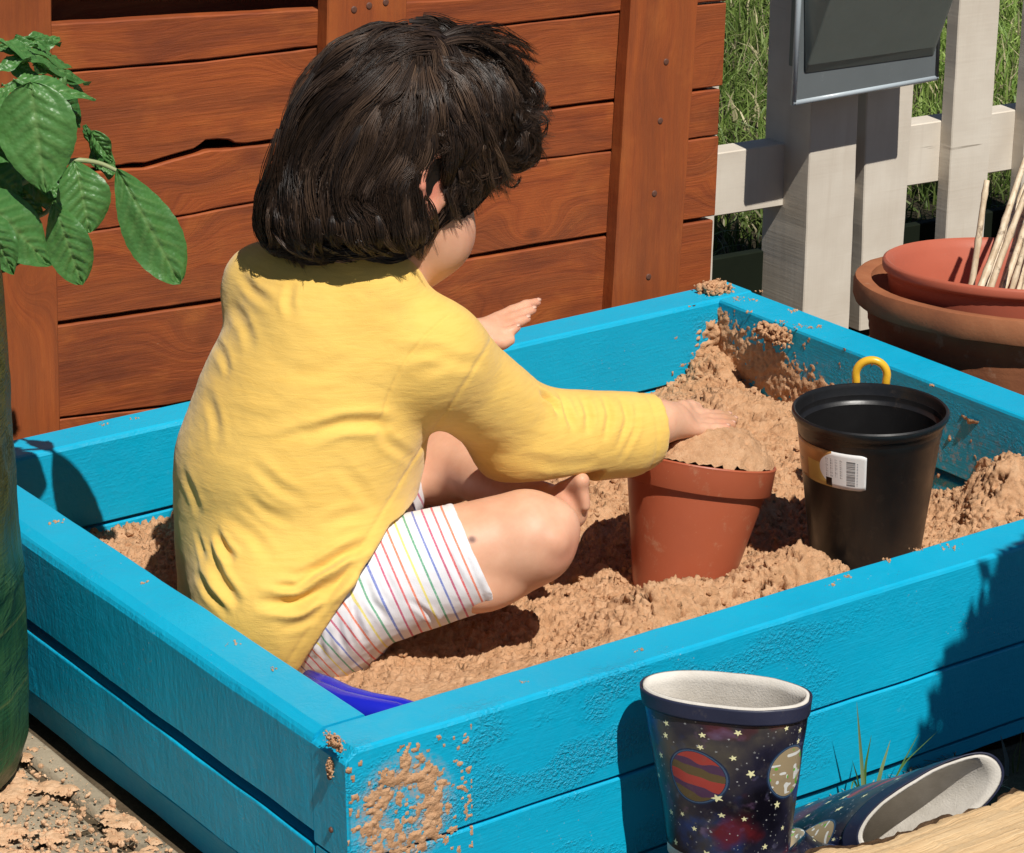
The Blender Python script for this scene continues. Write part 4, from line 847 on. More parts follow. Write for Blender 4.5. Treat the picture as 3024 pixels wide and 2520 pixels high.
plant = empty('leafy_plant', (bcn[0], bcn[1], .515)); tag(plant, 'green plant with large drooping oval leaves growing out of the grow bag', 'plant')
def leaf(base, tip, width, face, droop=.12, fold=.25, rnd=.5, name='leaf', shape=.9, twist=0, ruff=1.0):
    base, tip, face = map(lambda v: np.asarray(v, float), (base, tip, face)); ax = tip - base; L = np.linalg.norm(ax); ax = ax / L; sd = nrm(np.cross(face, ax)); nm = np.cross(ax, sd)
    nt, nw = 46, 31; t = np.linspace(0, 1, nt); s = np.linspace(-1, 1, nw); T, Sx = np.meshgrid(t, s, indexing='ij')
    prof_ = np.sin(np.pi * np.clip(T, 0, 1) ** shape) ** (.72 if shape < 1 else .60) * (1 - (.22 if shape < 1 else .0) * T) * (1 + .012 * np.sin(T * 60)); prof_ = prof_ / prof_.max()
    hw = width * .5 * prof_; x = Sx * hw; vein_ph = (T * 7.5 - np.abs(Sx) * 1.7) ; v_ = np.exp(-(((vein_ph % 1) - .5) / .10) ** 2) * (1 - np.abs(Sx) ** 3) * (T > .04) * (T < .95)
    mid = np.exp(-(Sx / .07) ** 2); vein = np.clip(v_ * .75 + mid, 0, 1)
    h = -droop * L * (T - .25) ** 2 * 1.0 + np.abs(x) * fold * -1.0 * (1 - .3 * T) + np.abs(x) * .12 - (v_ * .0016 * ruff + mid * .0020) + .0026 * ruff * (1 - np.cos(2 * np.pi * vein_ph)) * .5 * (1 - np.abs(Sx) ** 2)
    h = h + .0025 * ruff * fbm(np.stack([T * 4 + rnd * 9, Sx * 2, 0 * T + rnd], -1), 2) + .003 * np.sin(T * 9 + rnd * 6) * Sx * np.abs(Sx) * ruff
    V = base + ax * (T * L)[..., None] + sd * x[..., None] + nm * h[..., None] + sd * (twist * L * T ** 2)[..., None]
    o = mesh_obj(name, V.reshape(-1, 3), grid_faces(nt, nw), M_LEAF, plant, attrs={'vein': vein.ravel(), 'rand': np.full(nt * nw, rnd)}); return o
TOC = nrm(-A(.539, .769, -.342)); RT = A(.818, -.575, 0)
def pl(px, py, y): return at(px, py, y=y)
LV = [ # base, tip, width px, depth y base, y tip, face (tilt of the normal: right, up, towards camera), droop, fold, rnd, shape
 ((62, 168), (92, 398), 158, .52, .50, (.0, .45, 1), .16, .30, .75, .85), ((26, 165), (200, 198), 60, .53, .52, (.0, .9, .6), .10, .3, .65, .95),
 ((20, 92), (190, 170), 44, .57, .60, (.3, 1, .3), .25, .3, .5, .9), ((-10, 78), (108, 132), 48, .56, .56, (.1, 1, .4), .2, .35, .6, .9), ((30, 76), (128, 84), 22, .60, .60, (.1, .8, .5), .2, .2, .3, .9),
 ((70, 130), (188, 168), 44, .58, .60, (.4, .8, .5), .1, .35, .4, .9), ((-30, 150), (62, 112), 40, .56, .55, (.0, 1, .3), .2, .3, .5, .9), ((-60, 240), (30, 168), 60, .55, .55, (-.2, .8, .6), .1, .3, .7, .9),
 ((118, 190), (160, 262), 74, .62, .63, (.5, .1, .7), .0, .1, .0, .9), ((203, 345), (174, 256), 36, .57, .58, (-.7, .1, .6), .0, .2, .1, .8), ((198, 345), (236, 335), 60, .57, .57, (.2, .3, 1), .0, .1, .7, .9), ((186, 270), (236, 338), 40, .57, .57, (.1, .3, 1), .1, .1, .75, .8),
 ((152, 330), (190, 478), 112, .56, .54, (.25, .55, .8), .32, .15, .6, 1.1), ((240, 346), (372, 584), 116, .55, .515, (.05, .30, .95), .10, .34, .45, 1.25),
 ((-40, 405), (112, 545), 128, .53, .52, (.0, .5, .95), .14, .40, .5, .78), ((110, 418), (172, 588), 92, .55, .54, (.1, .4, .95), .18, .30, .55, 1.2), ((-30, 440), (30, 566), 74, .52, .51, (.0, .4, .95), .2, .3, .45, .85),
 ((100, 330), (112, 438), 96, .63, .63, (.3, .3, .6), .1, .1, .0, .9), ((20, 260), (60, 400), 120, .66, .66, (-.1, .4, .7), .1, .1, .1, .9), ((0, 300), (-60, 480), 130, .62, .62, (-.1, .4, .9), .1, .3, .5, .9), ((60, 420), (0, 560), 100, .66, .66, (0, .3, .8), .1, .2, .0, .9),
 ((40, 210), (132, 250), 90, .60, .61, (.3, .6, .8), .1, .2, .3, .9), ((-20, 230), (40, 330), 110, .60, .59, (-.2, .4, .9), .1, .2, .4, .9), ((60, 100), (150, 128), 70, .60, .62, (.2, 1, .5), .2, .3, .55, 1.1), ((10, 120), (84, 158), 60, .57, .56, (.1, .9, .6), .2, .3, .75, 1.1), ((30, 330), (128, 400), 90, .60, .60, (.1, .4, .9), .1, .2, .2, 1.1), ((-50, 330), (50, 400), 100, .58, .57, (0, .5, .9), .15, .3, .35, 1.1),
 ((-80, 180), (-190, 360), 130, .56, .5, (-.3, .5, .8), .15, .3, .5, .9), ((-90, 120), (-240, 170), 110, .6, .6, (-.2, .9, .4), .2, .3, .6, .9), ((-110, 330), (-230, 520), 130, .56, .52, (-.3, .5, .9), .2, .3, .5, .9), ((-60, 60), (-110, -40), 90, .62, .66, (-.2, .7, .7), .1, .3, .6, .9)]
for b, t, w, yb, yt, fc, dr, fo, rn, sh in LV:
    fv = RT * fc[0] + UP * fc[1] + TOC * fc[2]; leaf(pl(*b, yb), pl(*t, yt), w * 1.12 / 2330.0, fv, dr, fo, rn, shape=sh)
lr = np.random.default_rng(21)
for k in range(17):          # more foliage behind and above
    bx, by = lr.uniform(-50, 90), (lr.uniform(90, 200) if k % 2 else lr.uniform(200, 420)); a_ = lr.uniform(-.5, .9) if by < 150 else lr.uniform(.2, 1.5); ln = lr.uniform(60, 125); yb = lr.uniform(.58, .68)
    if bx + ln * math.cos(a_) > 150: ln *= .6
    leaf(pl(bx, by, yb), pl(bx + ln * math.cos(a_), by + ln * math.sin(a_), yb + lr.uniform(-.02, .02)), ln * lr.uniform(.5, .72) / 2330, RT * lr.uniform(-.2, .5) + UP * lr.uniform(.3, 1) + TOC * lr.uniform(.4, 1), lr.uniform(.1, .35), .3, lr.random() * .8, shape=lr.choice([.88, 1.1]))
M_STEM = plastic('pale green stem', (.30, .34, .16), .5, .3, (.35, .22, .2))
root_ = A(bcn[0], bcn[1], .50)
def stem(pts, r): 
    P = np.array(pts); t = np.linspace(0, 1, 24); ti = np.linspace(0, 1, len(P)); Q = np.stack([np.interp(t, ti, P[:, k]) for k in range(3)], -1)
    for _ in range(4): Q[1:-1] = (Q[:-2] + Q[1:-1] * 2 + Q[2:]) / 4
    v, f = tube(Q, np.linspace(r, r * .6, 24), 8); mesh_obj('stem', v, f, M_STEM, plant)
stem([root_, root_ + A(.04, 0, .06), pl(60, 330, .60), pl(62, 172, .53)], .0045); stem([root_, pl(70, 360, .60), pl(150, 326, .565), pl(205, 334, .56), pl(243, 352, .552)], .0034); stem([root_, pl(20, 440, .57), pl(-30, 425, .54)], .003)
stem([root_, root_ + A(-.02, -.03, .12), pl(-70, 150, .58)], .005); stem([root_, pl(90, 440, .6), pl(112, 420, .555)], .003)
for (px, py, y, r) in [(118, 192, .545, .006), (108, 186, .55, .005), (128, 178, .555, .004)]:
    v, f = lathe([(0, 0), (r * .8, r * .5), (r, r * 1.2), (r * .4, r * 2.4), (0, r * 2.8)], 8, pl(px, py, y), (.2, -.3, 1)); mesh_obj('bud', v, f, M_LEAF, plant, attrs={'vein': np.full(len(v), .5), 'rand': np.full(len(v), .8)})
# ------------------------------------------------------------------ round shrub added out of view to shade the front board's right end
sh_c = A(.925, 0, HT - .470) + np.array(SUN) * (.73 / .56 * np.linalg.norm([-.17, -.56, .81])) ; shrub = empty('shading_shrub', (sh_c[0], sh_c[1], 0)); tag(shrub, 'round shrub on a stem, added outside the picture to shade the front board', 'shrub')
n = 19000; dv = RNG.normal(size=(n, 3)); dv /= np.linalg.norm(dv, axis=1)[:, None]; rad = .292 * (RNG.random(n) ** .22) * (1 + .05 * fbm(dv * 4, 2)); C = sh_c + dv * rad[:, None]
a1 = RNG.normal(size=(n, 3)); a1 /= np.linalg.norm(a1, axis=1)[:, None]; a2 = np.cross(a1, RNG.normal(size=(n, 3))); a2 /= np.linalg.norm(a2, axis=1)[:, None]; s1 = RNG.uniform(.010, .018, n)[:, None]
V = np.stack([C - a1 * s1, C + a2 * s1 * .5, C + a1 * s1, C - a2 * s1 * .5], 1).reshape(-1, 3); F = (np.array([[0, 1, 2, 3]]) + (np.arange(n) * 4)[:, None])
mesh_obj('crown', V, F, M_LEAF, shrub, smooth=False, attrs={'vein': np.zeros(len(V)), 'rand': np.repeat(RNG.random(n), 4)})
v, f = tube([(sh_c[0], sh_c[1], 0), (sh_c[0] + .01, sh_c[1], .5), (sh_c[0], sh_c[1], sh_c[2])], [.018, .014, .01], 10); mesh_obj('trunk', v, f, M_BARK, shrub)
#--PART3--
# ================================================================== the child
# signed distance field -> one continuous skin by surface nets
class SDF:
    def __init__(s, lo, hi, h):
        s.lo = np.asarray(lo, float); s.h = h; s.n = np.ceil((np.asarray(hi, float) - s.lo) / h).astype(int) + 1; s.D = np.full(s.n, .06, np.float32)
    def sub(s, lo, hi):
        a = np.clip(np.floor((lo - s.lo) / s.h).astype(int), 0, s.n - 1); b = np.clip(np.ceil((hi - s.lo) / s.h).astype(int) + 1, 1, s.n)
        sl = tuple(slice(a[i], b[i]) for i in range(3)); ax = [(s.lo[i] + s.h * np.arange(a[i], b[i])).astype(np.float32) for i in range(3)]
        return sl, np.meshgrid(*ax, indexing='ij', sparse=True)
    def blend(s, sl, d, k):
        o = s.D[sl]
        if k <= 0: s.D[sl] = np.minimum(o, d); return
        hh = np.clip(.5 + .5 * (o - d) / k, 0, 1); s.D[sl] = o + (d - o) * hh - k * hh * (1 - hh)
    def cap(s, a, b, ra, rb, k=.012, frame=None, scale=(1, 1, 1), op='add'):
        """round cone; with a frame, space is squeezed along its axes so that sections become ellipses"""
        a, b = np.asarray(a, float), np.asarray(b, float); m = max(ra, rb) * max(scale) + .03; sl, (X, Y, Z) = s.sub(np.minimum(a, b) - m, np.maximum(a, b) + m)
        Fm = np.eye(3) if frame is None else np.array([nrm(f) for f in frame]); sc_ = np.asarray(scale, float)
        def tf(v): return (Fm @ v) / sc_
        A_, B_ = tf(a), tf(b); q = [(Fm[i, 0] * X + Fm[i, 1] * Y + Fm[i, 2] * Z) / sc_[i] - A_[i] for i in range(3)] if frame is not None or max(scale) != 1 or min(scale) != 1 else [X - a[0], Y - a[1], Z - a[2]]
        ab = B_ - A_; L2 = ab @ ab + 1e-12; t = np.clip((q[0] * ab[0] + q[1] * ab[1] + q[2] * ab[2]) / L2, 0, 1)
        d = np.sqrt((q[0] - ab[0] * t) ** 2 + (q[1] - ab[1] * t) ** 2 + (q[2] - ab[2] * t) ** 2) - (ra + (rb - ra) * t); d = (d * min(scale)).astype(np.float32)
        if op == 'add': s.blend(sl, d, k)
        elif op == 'cut': s.cutd(sl, d, k)
    def ell(s, c, r, frame=None, k=.01, op='add'):
        c = np.asarray(c, float); r = np.asarray(r, float); m = r.max() + .03; sl, (X, Y, Z) = s.sub(c - m, c + m); Fm = np.eye(3) if frame is None else np.array([nrm(f) for f in frame])
        q = [Fm[i, 0] * (X - c[0]) + Fm[i, 1] * (Y - c[1]) + Fm[i, 2] * (Z - c[2]) for i in range(3)]
        k0 = np.sqrt(sum((q[i] / r[i]) ** 2 for i in range(3))); k1 = np.sqrt(sum((q[i] / r[i] ** 2) ** 2 for i in range(3))) + 1e-9; d = (k0 * (k0 - 1) / k1).astype(np.float32)
        if op == 'add': s.blend(sl, d, k)
        else: s.cutd(sl, d, k)
    def cutd(s, sl, d, k):
        o = s.D[sl]; d = -d; hh = np.clip(.5 - .5 * (o - d) / max(k, 1e-6), 0, 1); s.D[sl] = o + (d - o) * hh + k * hh * (1 - hh)
    def plane(s, p, n_, k=.001):      # keep the side n points to
        n_ = nrm(n_); X, Y, Z = np.meshgrid(*[(s.lo[i] + s.h * np.arange(s.n[i])).astype(np.float32) for i in range(3)], indexing='ij', sparse=True)
        d = -((X - p[0]) * n_[0] + (Y - p[1]) * n_[1] + (Z - p[2]) * n_[2]); s.D = np.maximum(s.D, d.astype(np.float32))
    def mesh(s):
        S_ = s.D < 0; c = np.zeros(tuple(s.n - 1), np.uint8)
        for i in (0, 1):
            for j in (0, 1):
                for k in (0, 1): c += S_[i:s.n[0] - 1 + i, j:s.n[1] - 1 + j, k:s.n[2] - 1 + k]
        act = np.argwhere((c > 0) & (c < 8)); ids = np.full(c.shape, -1, np.int32); ids[act[:, 0], act[:, 1], act[:, 2]] = np.arange(len(act)); V = np.zeros((len(act), 3)); cnt = np.zeros(len(act))
        cor = [(0, 0, 0), (1, 0, 0), (0, 1, 0), (1, 1, 0), (0, 0, 1), (1, 0, 1), (0, 1, 1), (1, 1, 1)]; dv = [s.D[act[:, 0] + a, act[:, 1] + b, act[:, 2] + d] for a, b, d in cor]
        for e0, e1 in [(0, 1), (2, 3), (4, 5), (6, 7), (0, 2), (1, 3), (4, 6), (5, 7), (0, 4), (1, 5), (2, 6), (3, 7)]:
            x = (dv[e0] < 0) != (dv[e1] < 0); t = dv[e0] / (dv[e0] - dv[e1] + 1e-12 * (dv[e0] == dv[e1])); p = np.array(cor[e0]) + (np.array(cor[e1]) - cor[e0]) * t[:, None]; V[x] += p[x]; cnt[x] += 1
        V = (V / cnt[:, None] + act) * s.h + s.lo; Fs = []
        for ax in range(3):
            o1, o2 = [(1, 2), (2, 0), (0, 1)][ax]; sl0 = [slice(None)] * 3; sl1 = [slice(None)] * 3; sl0[ax] = slice(0, -1); sl1[ax] = slice(1, None); e = np.argwhere(S_[tuple(sl0)] != S_[tuple(sl1)]); e = e[(e[:, o1] > 0) & (e[:, o2] > 0) & (e[:, o1] < s.n[o1] - 1) & (e[:, o2] < s.n[o2] - 1)]
            ins = S_[e[:, 0], e[:, 1], e[:, 2]]; q = []
            for a, b in ((1, 1), (0, 1), (0, 0), (1, 0)): w = e.copy(); w[:, o1] -= a; w[:, o2] -= b; q.append(ids[w[:, 0], w[:, 1], w[:, 2]])
            q = np.stack(q, -1); q[~ins] = q[~ins][:, ::-1]; q = q[(q >= 0).all(1)]; Fs.append(q)
        return V, np.concatenate(Fs)
def relax(V, F, it=2, lam=.5):
    E_ = np.concatenate([F[:, [0, 1]], F[:, [1, 2]], F[:, [2, 3]], F[:, [3, 0]]]); n = len(V); deg = np.bincount(E_[:, 0], minlength=n) + np.bincount(E_[:, 1], minlength=n); deg = np.maximum(deg, 1)
    for _ in range(it):
        A2 = np.stack([np.bincount(E_[:, 0], V[E_[:, 1], k], n) + np.bincount(E_[:, 1], V[E_[:, 0], k], n) for k in range(3)], -1) / deg[:, None]; V = V + (A2 - V) * lam
    return V
def vnormals(V, F):
    a = np.cross(V[F[:, 2]] - V[F[:, 0]], V[F[:, 3]] - V[F[:, 1]]); N = np.zeros_like(V)
    for k in range(4):
        for c in range(3): N[:, c] += np.bincount(F[:, k], a[:, c], len(V))
    return N / (np.linalg.norm(N, axis=1)[:, None] + 1e-12)
LAT = A(.37, -.93, 0); FWD = A(.93, .37, 0); BF = (LAT, FWD, UP)
# ---- joints, placed from the photograph at their own depths
j_hip = at(565, 1205, y=.435); j_mid = at(592, 1020, y=.430); j_che = at(640, 830, y=.430); j_upp = at(690, 655, y=.420); j_nck = at(742, 545, y=.405)
r_sho = at(882, 732, y=.340); r_elb = at(1085, 888, y=.350); r_wri = at(1350, 866, y=.326)
l_sho = at(575, 625, y=.515); l_elb = at(830, 790, y=.640); l_wri = at(968, 694, y=.620)
r_hip = at(655, 1225, y=.350); r_kne = at(1080, 1112, y=.262); r_ank = at(935, 1195, y=.400)
l_hip = at(640, 1150, y=.500); l_kne = at(850, 900, y=.665); l_ank = at(1098, 1038, y=.372)
hc = at(806, 312, y=.395); hf = nrm((.90, .22, -.37)); hr = nrm(np.cross(hf, UP)); hu = np.cross(hr, hf); HF = (hf, hr, hu)
# =========== body
B = SDF((.02, .17, HT - .17), (.80, .76, HT + .53), .0022)
B.ell(hc, (.088, .074, .086), HF, 0); fc_ = hc + hf * .046 - hu * .060
B.ell(fc_ + hf * .006, (.050, .058, .062), HF, .03); B.ell(hc + hf * .058 - hu * .100, (.030, .034, .026), HF, .025)      # face, chin
B.ell(hc + hf * .062 + hr * .034 - hu * .068, (.032, .028, .032), HF, .02); B.ell(hc + hf * .055 - hr * .030 - hu * .068, (.026, .024, .028), HF, .02)  # cheeks
B.cap(hc + hf * .088 - hu * .040, hc + hf * .103 - hu * .060, .006, .010, .010)                               # nose
for s_ in (-1, 1):
    B.ell(hc + hf * .088 + hr * .030 * s_ - hu * .034, (.012, .015, .010), HF, .010, 'cut'); B.ell(hc + hf * .081 + hr * .030 * s_ - hu * .034, (.011, .012, .011), HF, .002)
    B.cap(hc + hf * .098 - hu * .083, hc + hf * .090 + hr * .017 * s_ - hu * .084, .0050, .0035, .004); B.cap(hc + hf * .096 - hu * .092, hc + hf * .088 + hr * .014 * s_ - hu * .090, .0058, .0040, .004)
    if s_ == -1:
        ec = hc + hr * .076 * s_ - hu * .016 - hf * .006; B.ell(ec, (.016, .007, .028), (hf, hr, hu), .006)
# the right ear: rim, lobe and hollow as seen from behind
ey = (hc + hr * .080)[1] - .004
def ep(x, y, dy=0): return at(x, y, y=ey + dy)
rim_ = [ep(880, 440, .006), ep(869, 412, -.002), ep(865, 382, -.006), ep(869, 352, -.006), ep(880, 328, -.004), ep(896, 317, .0), ep(910, 324, .006), ep(914, 340, .012)]
for p0_, p1_ in zip(rim_[:-1], rim_[1:]): B.cap(p0_, p1_, .0036, .0036, .003)
B.cap(ep(884, 428, .010), ep(888, 350, .010), .0065, .008, .006); B.cap(ep(890, 420, .012), ep(915, 390, .022), .007, .010, .010); B.ell(ep(884, 436, .004), (.0055, .0045, .0075), None, .004)
B.cap(hc - hu * .045 - hf * .020, j_nck - UP * .01, .040, .044, .02)
B.cap(j_nck - UP * .02, j_upp, .055, .075, .02, BF, (1.05, .8, 1)); B.cap(j_upp, j_che, .080, .088, .02, BF, (1.05, .8, 1)); B.cap(j_che, j_mid, .088, .092, .02, BF, (1.05, .85, 1)); B.cap(j_mid, j_hip, .092, .088, .02, BF, (1.05, .9, 1))
B.cap(r_sho, r_elb, .036, .032, .015); B.cap(r_elb, r_wri - (r_wri - r_elb) * .03, .031, .0225, .012)
B.cap(l_sho, l_elb, .036, .031, .015); B.cap(l_elb, l_wri, .030, .020, .012); B.cap(j_upp, r_sho, .055, .036, .02); B.cap(j_upp, l_sho, .055, .036, .02)
# legs
ktop = r_kne + A(.0, .006, .004)
B.cap(r_hip, ktop, .060, .046, .012); B.ell(r_kne + A(.003, -.003, .003), (.0465, .046, .046), None, .010); B.ell(r_kne + A(.026, -.014, .016), (.021, .023, .023), None, .012); B.ell(r_kne + A(.006, -.040, .012), (.012, .010, .010), None, .010)
B.cap(r_kne + A(-.012, .010, -.016), r_ank, .036, .023, .014); B.ell(r_kne + A(-.045, .01, -.036), (.050, .034, .028), None, .012)
B.cap(l_hip, l_kne, .062, .046, .02); B.cap(l_kne, l_ank, .041, .0235, .02); mid_ = l_kne + (l_ank - l_kne) * .32; B.ell(mid_ + A(-.012, -.006, -.010), (.042, .036, .036), None, .02)
# left foot: instep, heel, ball, toes pointing to the right
l_toe = at(1178, 1008, y=.312); heel = l_ank + A(-.012, -.010, -.024)
B.cap(l_ank, heel, .022, .021, .012); ball = l_ank + (l_toe - l_ank) * .80 + A(0, 0, -.008); B.cap(l_ank + A(.006, 0, -.006), ball, .0225, .020, .014); B.cap(heel, ball + A(0, -.010, -.012), .018, .014, .014)
tv = nrm(l_toe - l_ank); tside = nrm(A(.1, -.55, -.8))
for i in range(5):
    o_ = ball + tside * (-.012 + .0064 * i) + tv * .004; tl = (.030, .026, .024, .022, .019)[i]; rt_ = (.0088, .0066, .0062, .0058, .0054)[i]; B.cap(o_, o_ + tv * tl + UP * .003, rt_ * 1.05, rt_, .004)
# right foot tucked under
B.cap(r_ank, r_ank + A(.03, .09, -.012), .021, .017, .012); B.ell(r_ank + A(-.018, -.012, -.006), (.02, .018, .018), None, .012)
# ---- hands
def hand(wr, palm, fingers, thumb, pn, rp=.0165):
    """palm as a fan of flattened bones from wrist to knuckles, then five jointed fingers"""
    kn = [f[0] for f in fingers]
    for k_ in kn: B.cap(wr + (k_ - wr) * .12, k_ + (wr - k_) * .08, rp * .80, .0080, .010)
    for f in fingers:
        for (p, q, a, b) in f[1]: B.cap(p, q, a, b, .0022)
    for (p, q, a, b) in thumb: B.cap(p, q, a, b, .005)
def fing(pts, r0, r1): 
    P = [at(*p[:2], y=p[2]) for p in pts]; n = len(P) - 1; return (P[0], [(P[i], P[i + 1], r0 + (r1 - r0) * i / n, r0 + (r1 - r0) * (i + 1) / n) for i in range(n)])
rp_ = at(1385, 864, y=.326)
fr = [fing([(1422, 882, .318), (1444, 881, .321), (1467, 880, .323), (1489, 878, .325)], .0072, .0050), fing([(1428, 875, .330), (1454, 871, .334), (1480, 871, .337), (1500, 872, .340)], .0074, .0054),
      fing([(1428, 866, .341), (1455, 861, .346), (1482, 861, .350), (1504, 863, .353)], .0074, .0055), fing([(1422, 857, .352), (1448, 852, .357), (1472, 852, .361), (1492, 854, .364)], .0074, .0055)]
th_ = fing([(1380, 850, .340), (1398, 840, .354), (1414, 836, .364), (1428, 836, .370)], .0100, .0066)[1]
hand(r_wri, rp_, fr, th_, UP)
B.cap(r_wri, rp_ + A(0, .006, 0), .0215, .0175, .012)
fl_ = [fing([(1022, 652, .630), (1050, 638, .634), (1078, 626, .637), (1101, 620, .640)], .0072, .0052), fing([(1024, 664, .620), (1052, 652, .622), (1076, 643, .624), (1092, 636, .626)], .0070, .0052),
       fing([(1022, 676, .612), (1046, 668, .612), (1066, 660, .612), (1080, 654, .612)], .0068, .0052), fing([(1016, 688, .604), (1034, 684, .602), (1050, 678, .600), (1060, 672, .600)], .0064, .0048)]
th2 = fing([(990, 690, .606), (1010, 702, .600), (1030, 704, .596), (1046, 698, .594)], .0088, .0060)[1]
hand(l_wri, None, fl_, th2, UP, .018)
V, F = B.mesh(); V = relax(V, F, 2, .45)
# a few skin details: finger creases are left to the bump; colour weights for reddened skin and painted sun glow in the ear, mole and sandy fingertips
def near_(p, r): return np.exp(-(np.linalg.norm(V - p, axis=1) / r) ** 2)
bvh_b = BVHTree.FromPolygons([tuple(v) for v in V], [tuple(int(i) for i in f) for f in F])
def hit(bvh, px, py):
    c, d = ray(px, py); l, n_, i, t = bvh.ray_cast(Vector(c), Vector(nrm(d))); return (np.array(l), np.array(n_)) if l is not None else (None, None)
ec_r = hc + hr * .082 - hu * .012
blush_glow = .95 * near_(ep(882, 372), .030) + .45 * near_(r_kne + A(.03, -.03, .0), .022) + .30 * near_(r_kne + A(.01, -.045, -.005), .02) + .35 * near_(hc + hf * .07 + hr * .05 - hu * .06, .022) + .35 * near_(ball + tv * .01, .02)
for f in fl_ + fr: blush_glow += .35 * near_(f[1][-1][1], .010)
mp, _n = hit(bvh_b, 968, 1107); mole = (np.clip(1.6 - np.linalg.norm((V - mp) * A(1, 1, 1.15), axis=1) / .0034, 0, 1)) if mp is not None else np.zeros(len(V))
sandy = .55 * near_(fr[2][1][-1][1], .018) + .5 * near_(fr[3][1][-1][1], .02) + .35 * near_(fr[1][1][-1][1], .016) + .6 * near_(heel, .02) + .45 * near_(ball + tv * .02 - UP * .014, .012)
person = empty('person', at(600, 1340, y=.42) * A(1, 1, 0) + A(0, 0, HT - .10)); tag(person, 'small child with dark wavy hair, yellow top and striped shorts, sitting in the sandpit', 'person')
body = mesh_obj('body', V, F, M_SKIN, person, attrs={'blush_glow': np.clip(blush_glow, 0, .9), 'mole': mole, 'sandy': np.clip(sandy, 0, .8)})
for s_ in (-1, 1):
    eo = hc + hf * .0835 + hr * .030 * s_ - hu * .034; v, f = lathe([(0, -.0095)] + [(.0095 * math.sin(t), -.0095 * math.cos(t)) for t in np.linspace(.2, 2.94, 12)] + [(0, .0095)], 20, eo, hf); mesh_obj('eye', v, f, M_LINING, person)
    v, f = lathe([(0, .0094), (.0022, .00935), (.0044, .0086)], 16, eo + hf * .0006, hf); mesh_obj('iris', v, f, M_BARK, person)
def nail(chain, up_):
    p, q, ra, rb = chain[-1]; ax = nrm(q - p); n_ = nrm(up_ - ax * (ax @ up_)); sd = np.cross(ax, n_); c = q + ax * rb * .15 + n_ * rb * .78; V_n = []
    v, f = ico(); v2 = v * A(rb * .80, rb * .62, rb * .25); mesh_obj('fingernail', c + v2 @ np.stack([ax, sd, n_]), [tuple(t_) for t_ in f], M_NAILS, person)
M_NAILS = plastic('fingernail', (.70, .40, .29), .3, .05)
for f in fr: nail(f[1], nrm(UP * .9 + TOC * .3))
for f in fl_: nail(f[1], nrm(UP * .5 + TOC * .6))
# =========== shirt
T = SDF((.02, .17, HT - .12), (.66, .76, HT + .38), .0024)
s_hip = at(558, 1222, y=.435); s_low = at(580, 1110, y=.432); s_mid = at(600, 985, y=.430); s_che = at(642, 830, y=.428); s_up = at(672, 668, y=.425)
T.cap(s_hip, s_low, .099, .108, .02, BF, (1.0, .86, 1)); T.cap(s_low, s_mid, .110, .121, .02, BF, (1.0, .84, 1)); T.cap(s_mid, s_che, .121, .114, .02, BF, (1.0, .84, 1)); T.cap(s_che, s_up, .110, .082, .02, BF, (1.05, .84, 1))
T.cap(s_up, j_nck - UP * .012, .078, .046, .03, BF, (1.1, .85, 1)); T.cap(at(545, 585, y=.50), at(770, 592, y=.375), .043, .040, .03); T.cap(at(578, 1232, y=.375), at(690, 1195, y=.345), .090, .080, .03); T.cap(s_up, l_sho, .060, .044, .03); T.cap(s_up + A(0, -.01, -.01), r_sho, .064, .054, .035)
T.ell(at(735, 1005, y=.40), (.046, .050, .055), None, .03); T.ell(at(765, 905, y=.40), (.040, .05, .05), None, .03)     # loose front of the shirt hanging forward
T.cap(r_sho, r_elb, .0525, .0455, .022); r_cuff = at(1343, 874, y=.322); T.cap(r_elb, r_cuff, .0465, .0345, .015); T.cap(at(1050, 922, y=.345), at(1285, 912, y=.322), .035, .031, .03)
cd = nrm(r_cuff - r_elb)
T.cap(l_sho, l_elb, .044, .040, .02); T.cap(l_elb, l_wri - nrm(l_wri - l_elb) * .004, .038, .028, .02)
# openings: right cuff, hem, neck
p1, p2, p3 = at(548, 1330, y=.44), at(648, 1324, y=.315), at(772, 1130, y=.345); p2, p3 = at(645, 1324, y=.29), at(768, 1128, y=.30); hn = nrm(np.cross(p3 - p2, nrm(A(.539, .769, -.25)))); hn = hn if hn[2] > 0 else -hn
X, Y, Z = np.meshgrid(*[(T.lo[i] + T.h * np.arange(T.n[i])).astype(np.float32) for i in range(3)], indexing='ij', sparse=True)
hemd = -((X - p2[0]) * hn[0] + (Y - p2[1]) * hn[1] + (Z - p2[2]) * hn[2]); reg = (Z < HT + .055) & (X < .50)
T.D = np.maximum(T.D, np.where(reg, hemd, -1).astype(np.float32)); cutc = ((X - r_cuff[0]) * cd[0] + (Y - r_cuff[1]) * cd[1] + (Z - r_cuff[2]) * cd[2]); T.D = np.maximum(T.D, np.where((Z < HT + .2) & (Y < .48), cutc, -1).astype(np.float32))
ld_ = nrm(l_wri - l_elb); lc = l_wri - ld_ * .004; cutl = ((X - lc[0]) * ld_[0] + (Y - lc[1]) * ld_[1] + (Z - lc[2]) * ld_[2]); T.D = np.maximum(T.D, np.where((Y > .48) & (X > lc[0] - .05), cutl, -1).astype(np.float32))
T.cap(r_cuff - cd * .016, r_cuff + cd * .03, .0295, .0305, .001, op='cut')                           # hollow of the sleeve end
T.cap(j_nck + UP * .012, j_nck + UP * .07, .040, .056, .002, op='cut')
V, F = T.mesh(); V = relax(V, F, 3, .5); N = vnormals(V, F)
bvh_s = BVHTree.FromPolygons([tuple(v) for v in V], [tuple(int(i) for i in f) for f in F])
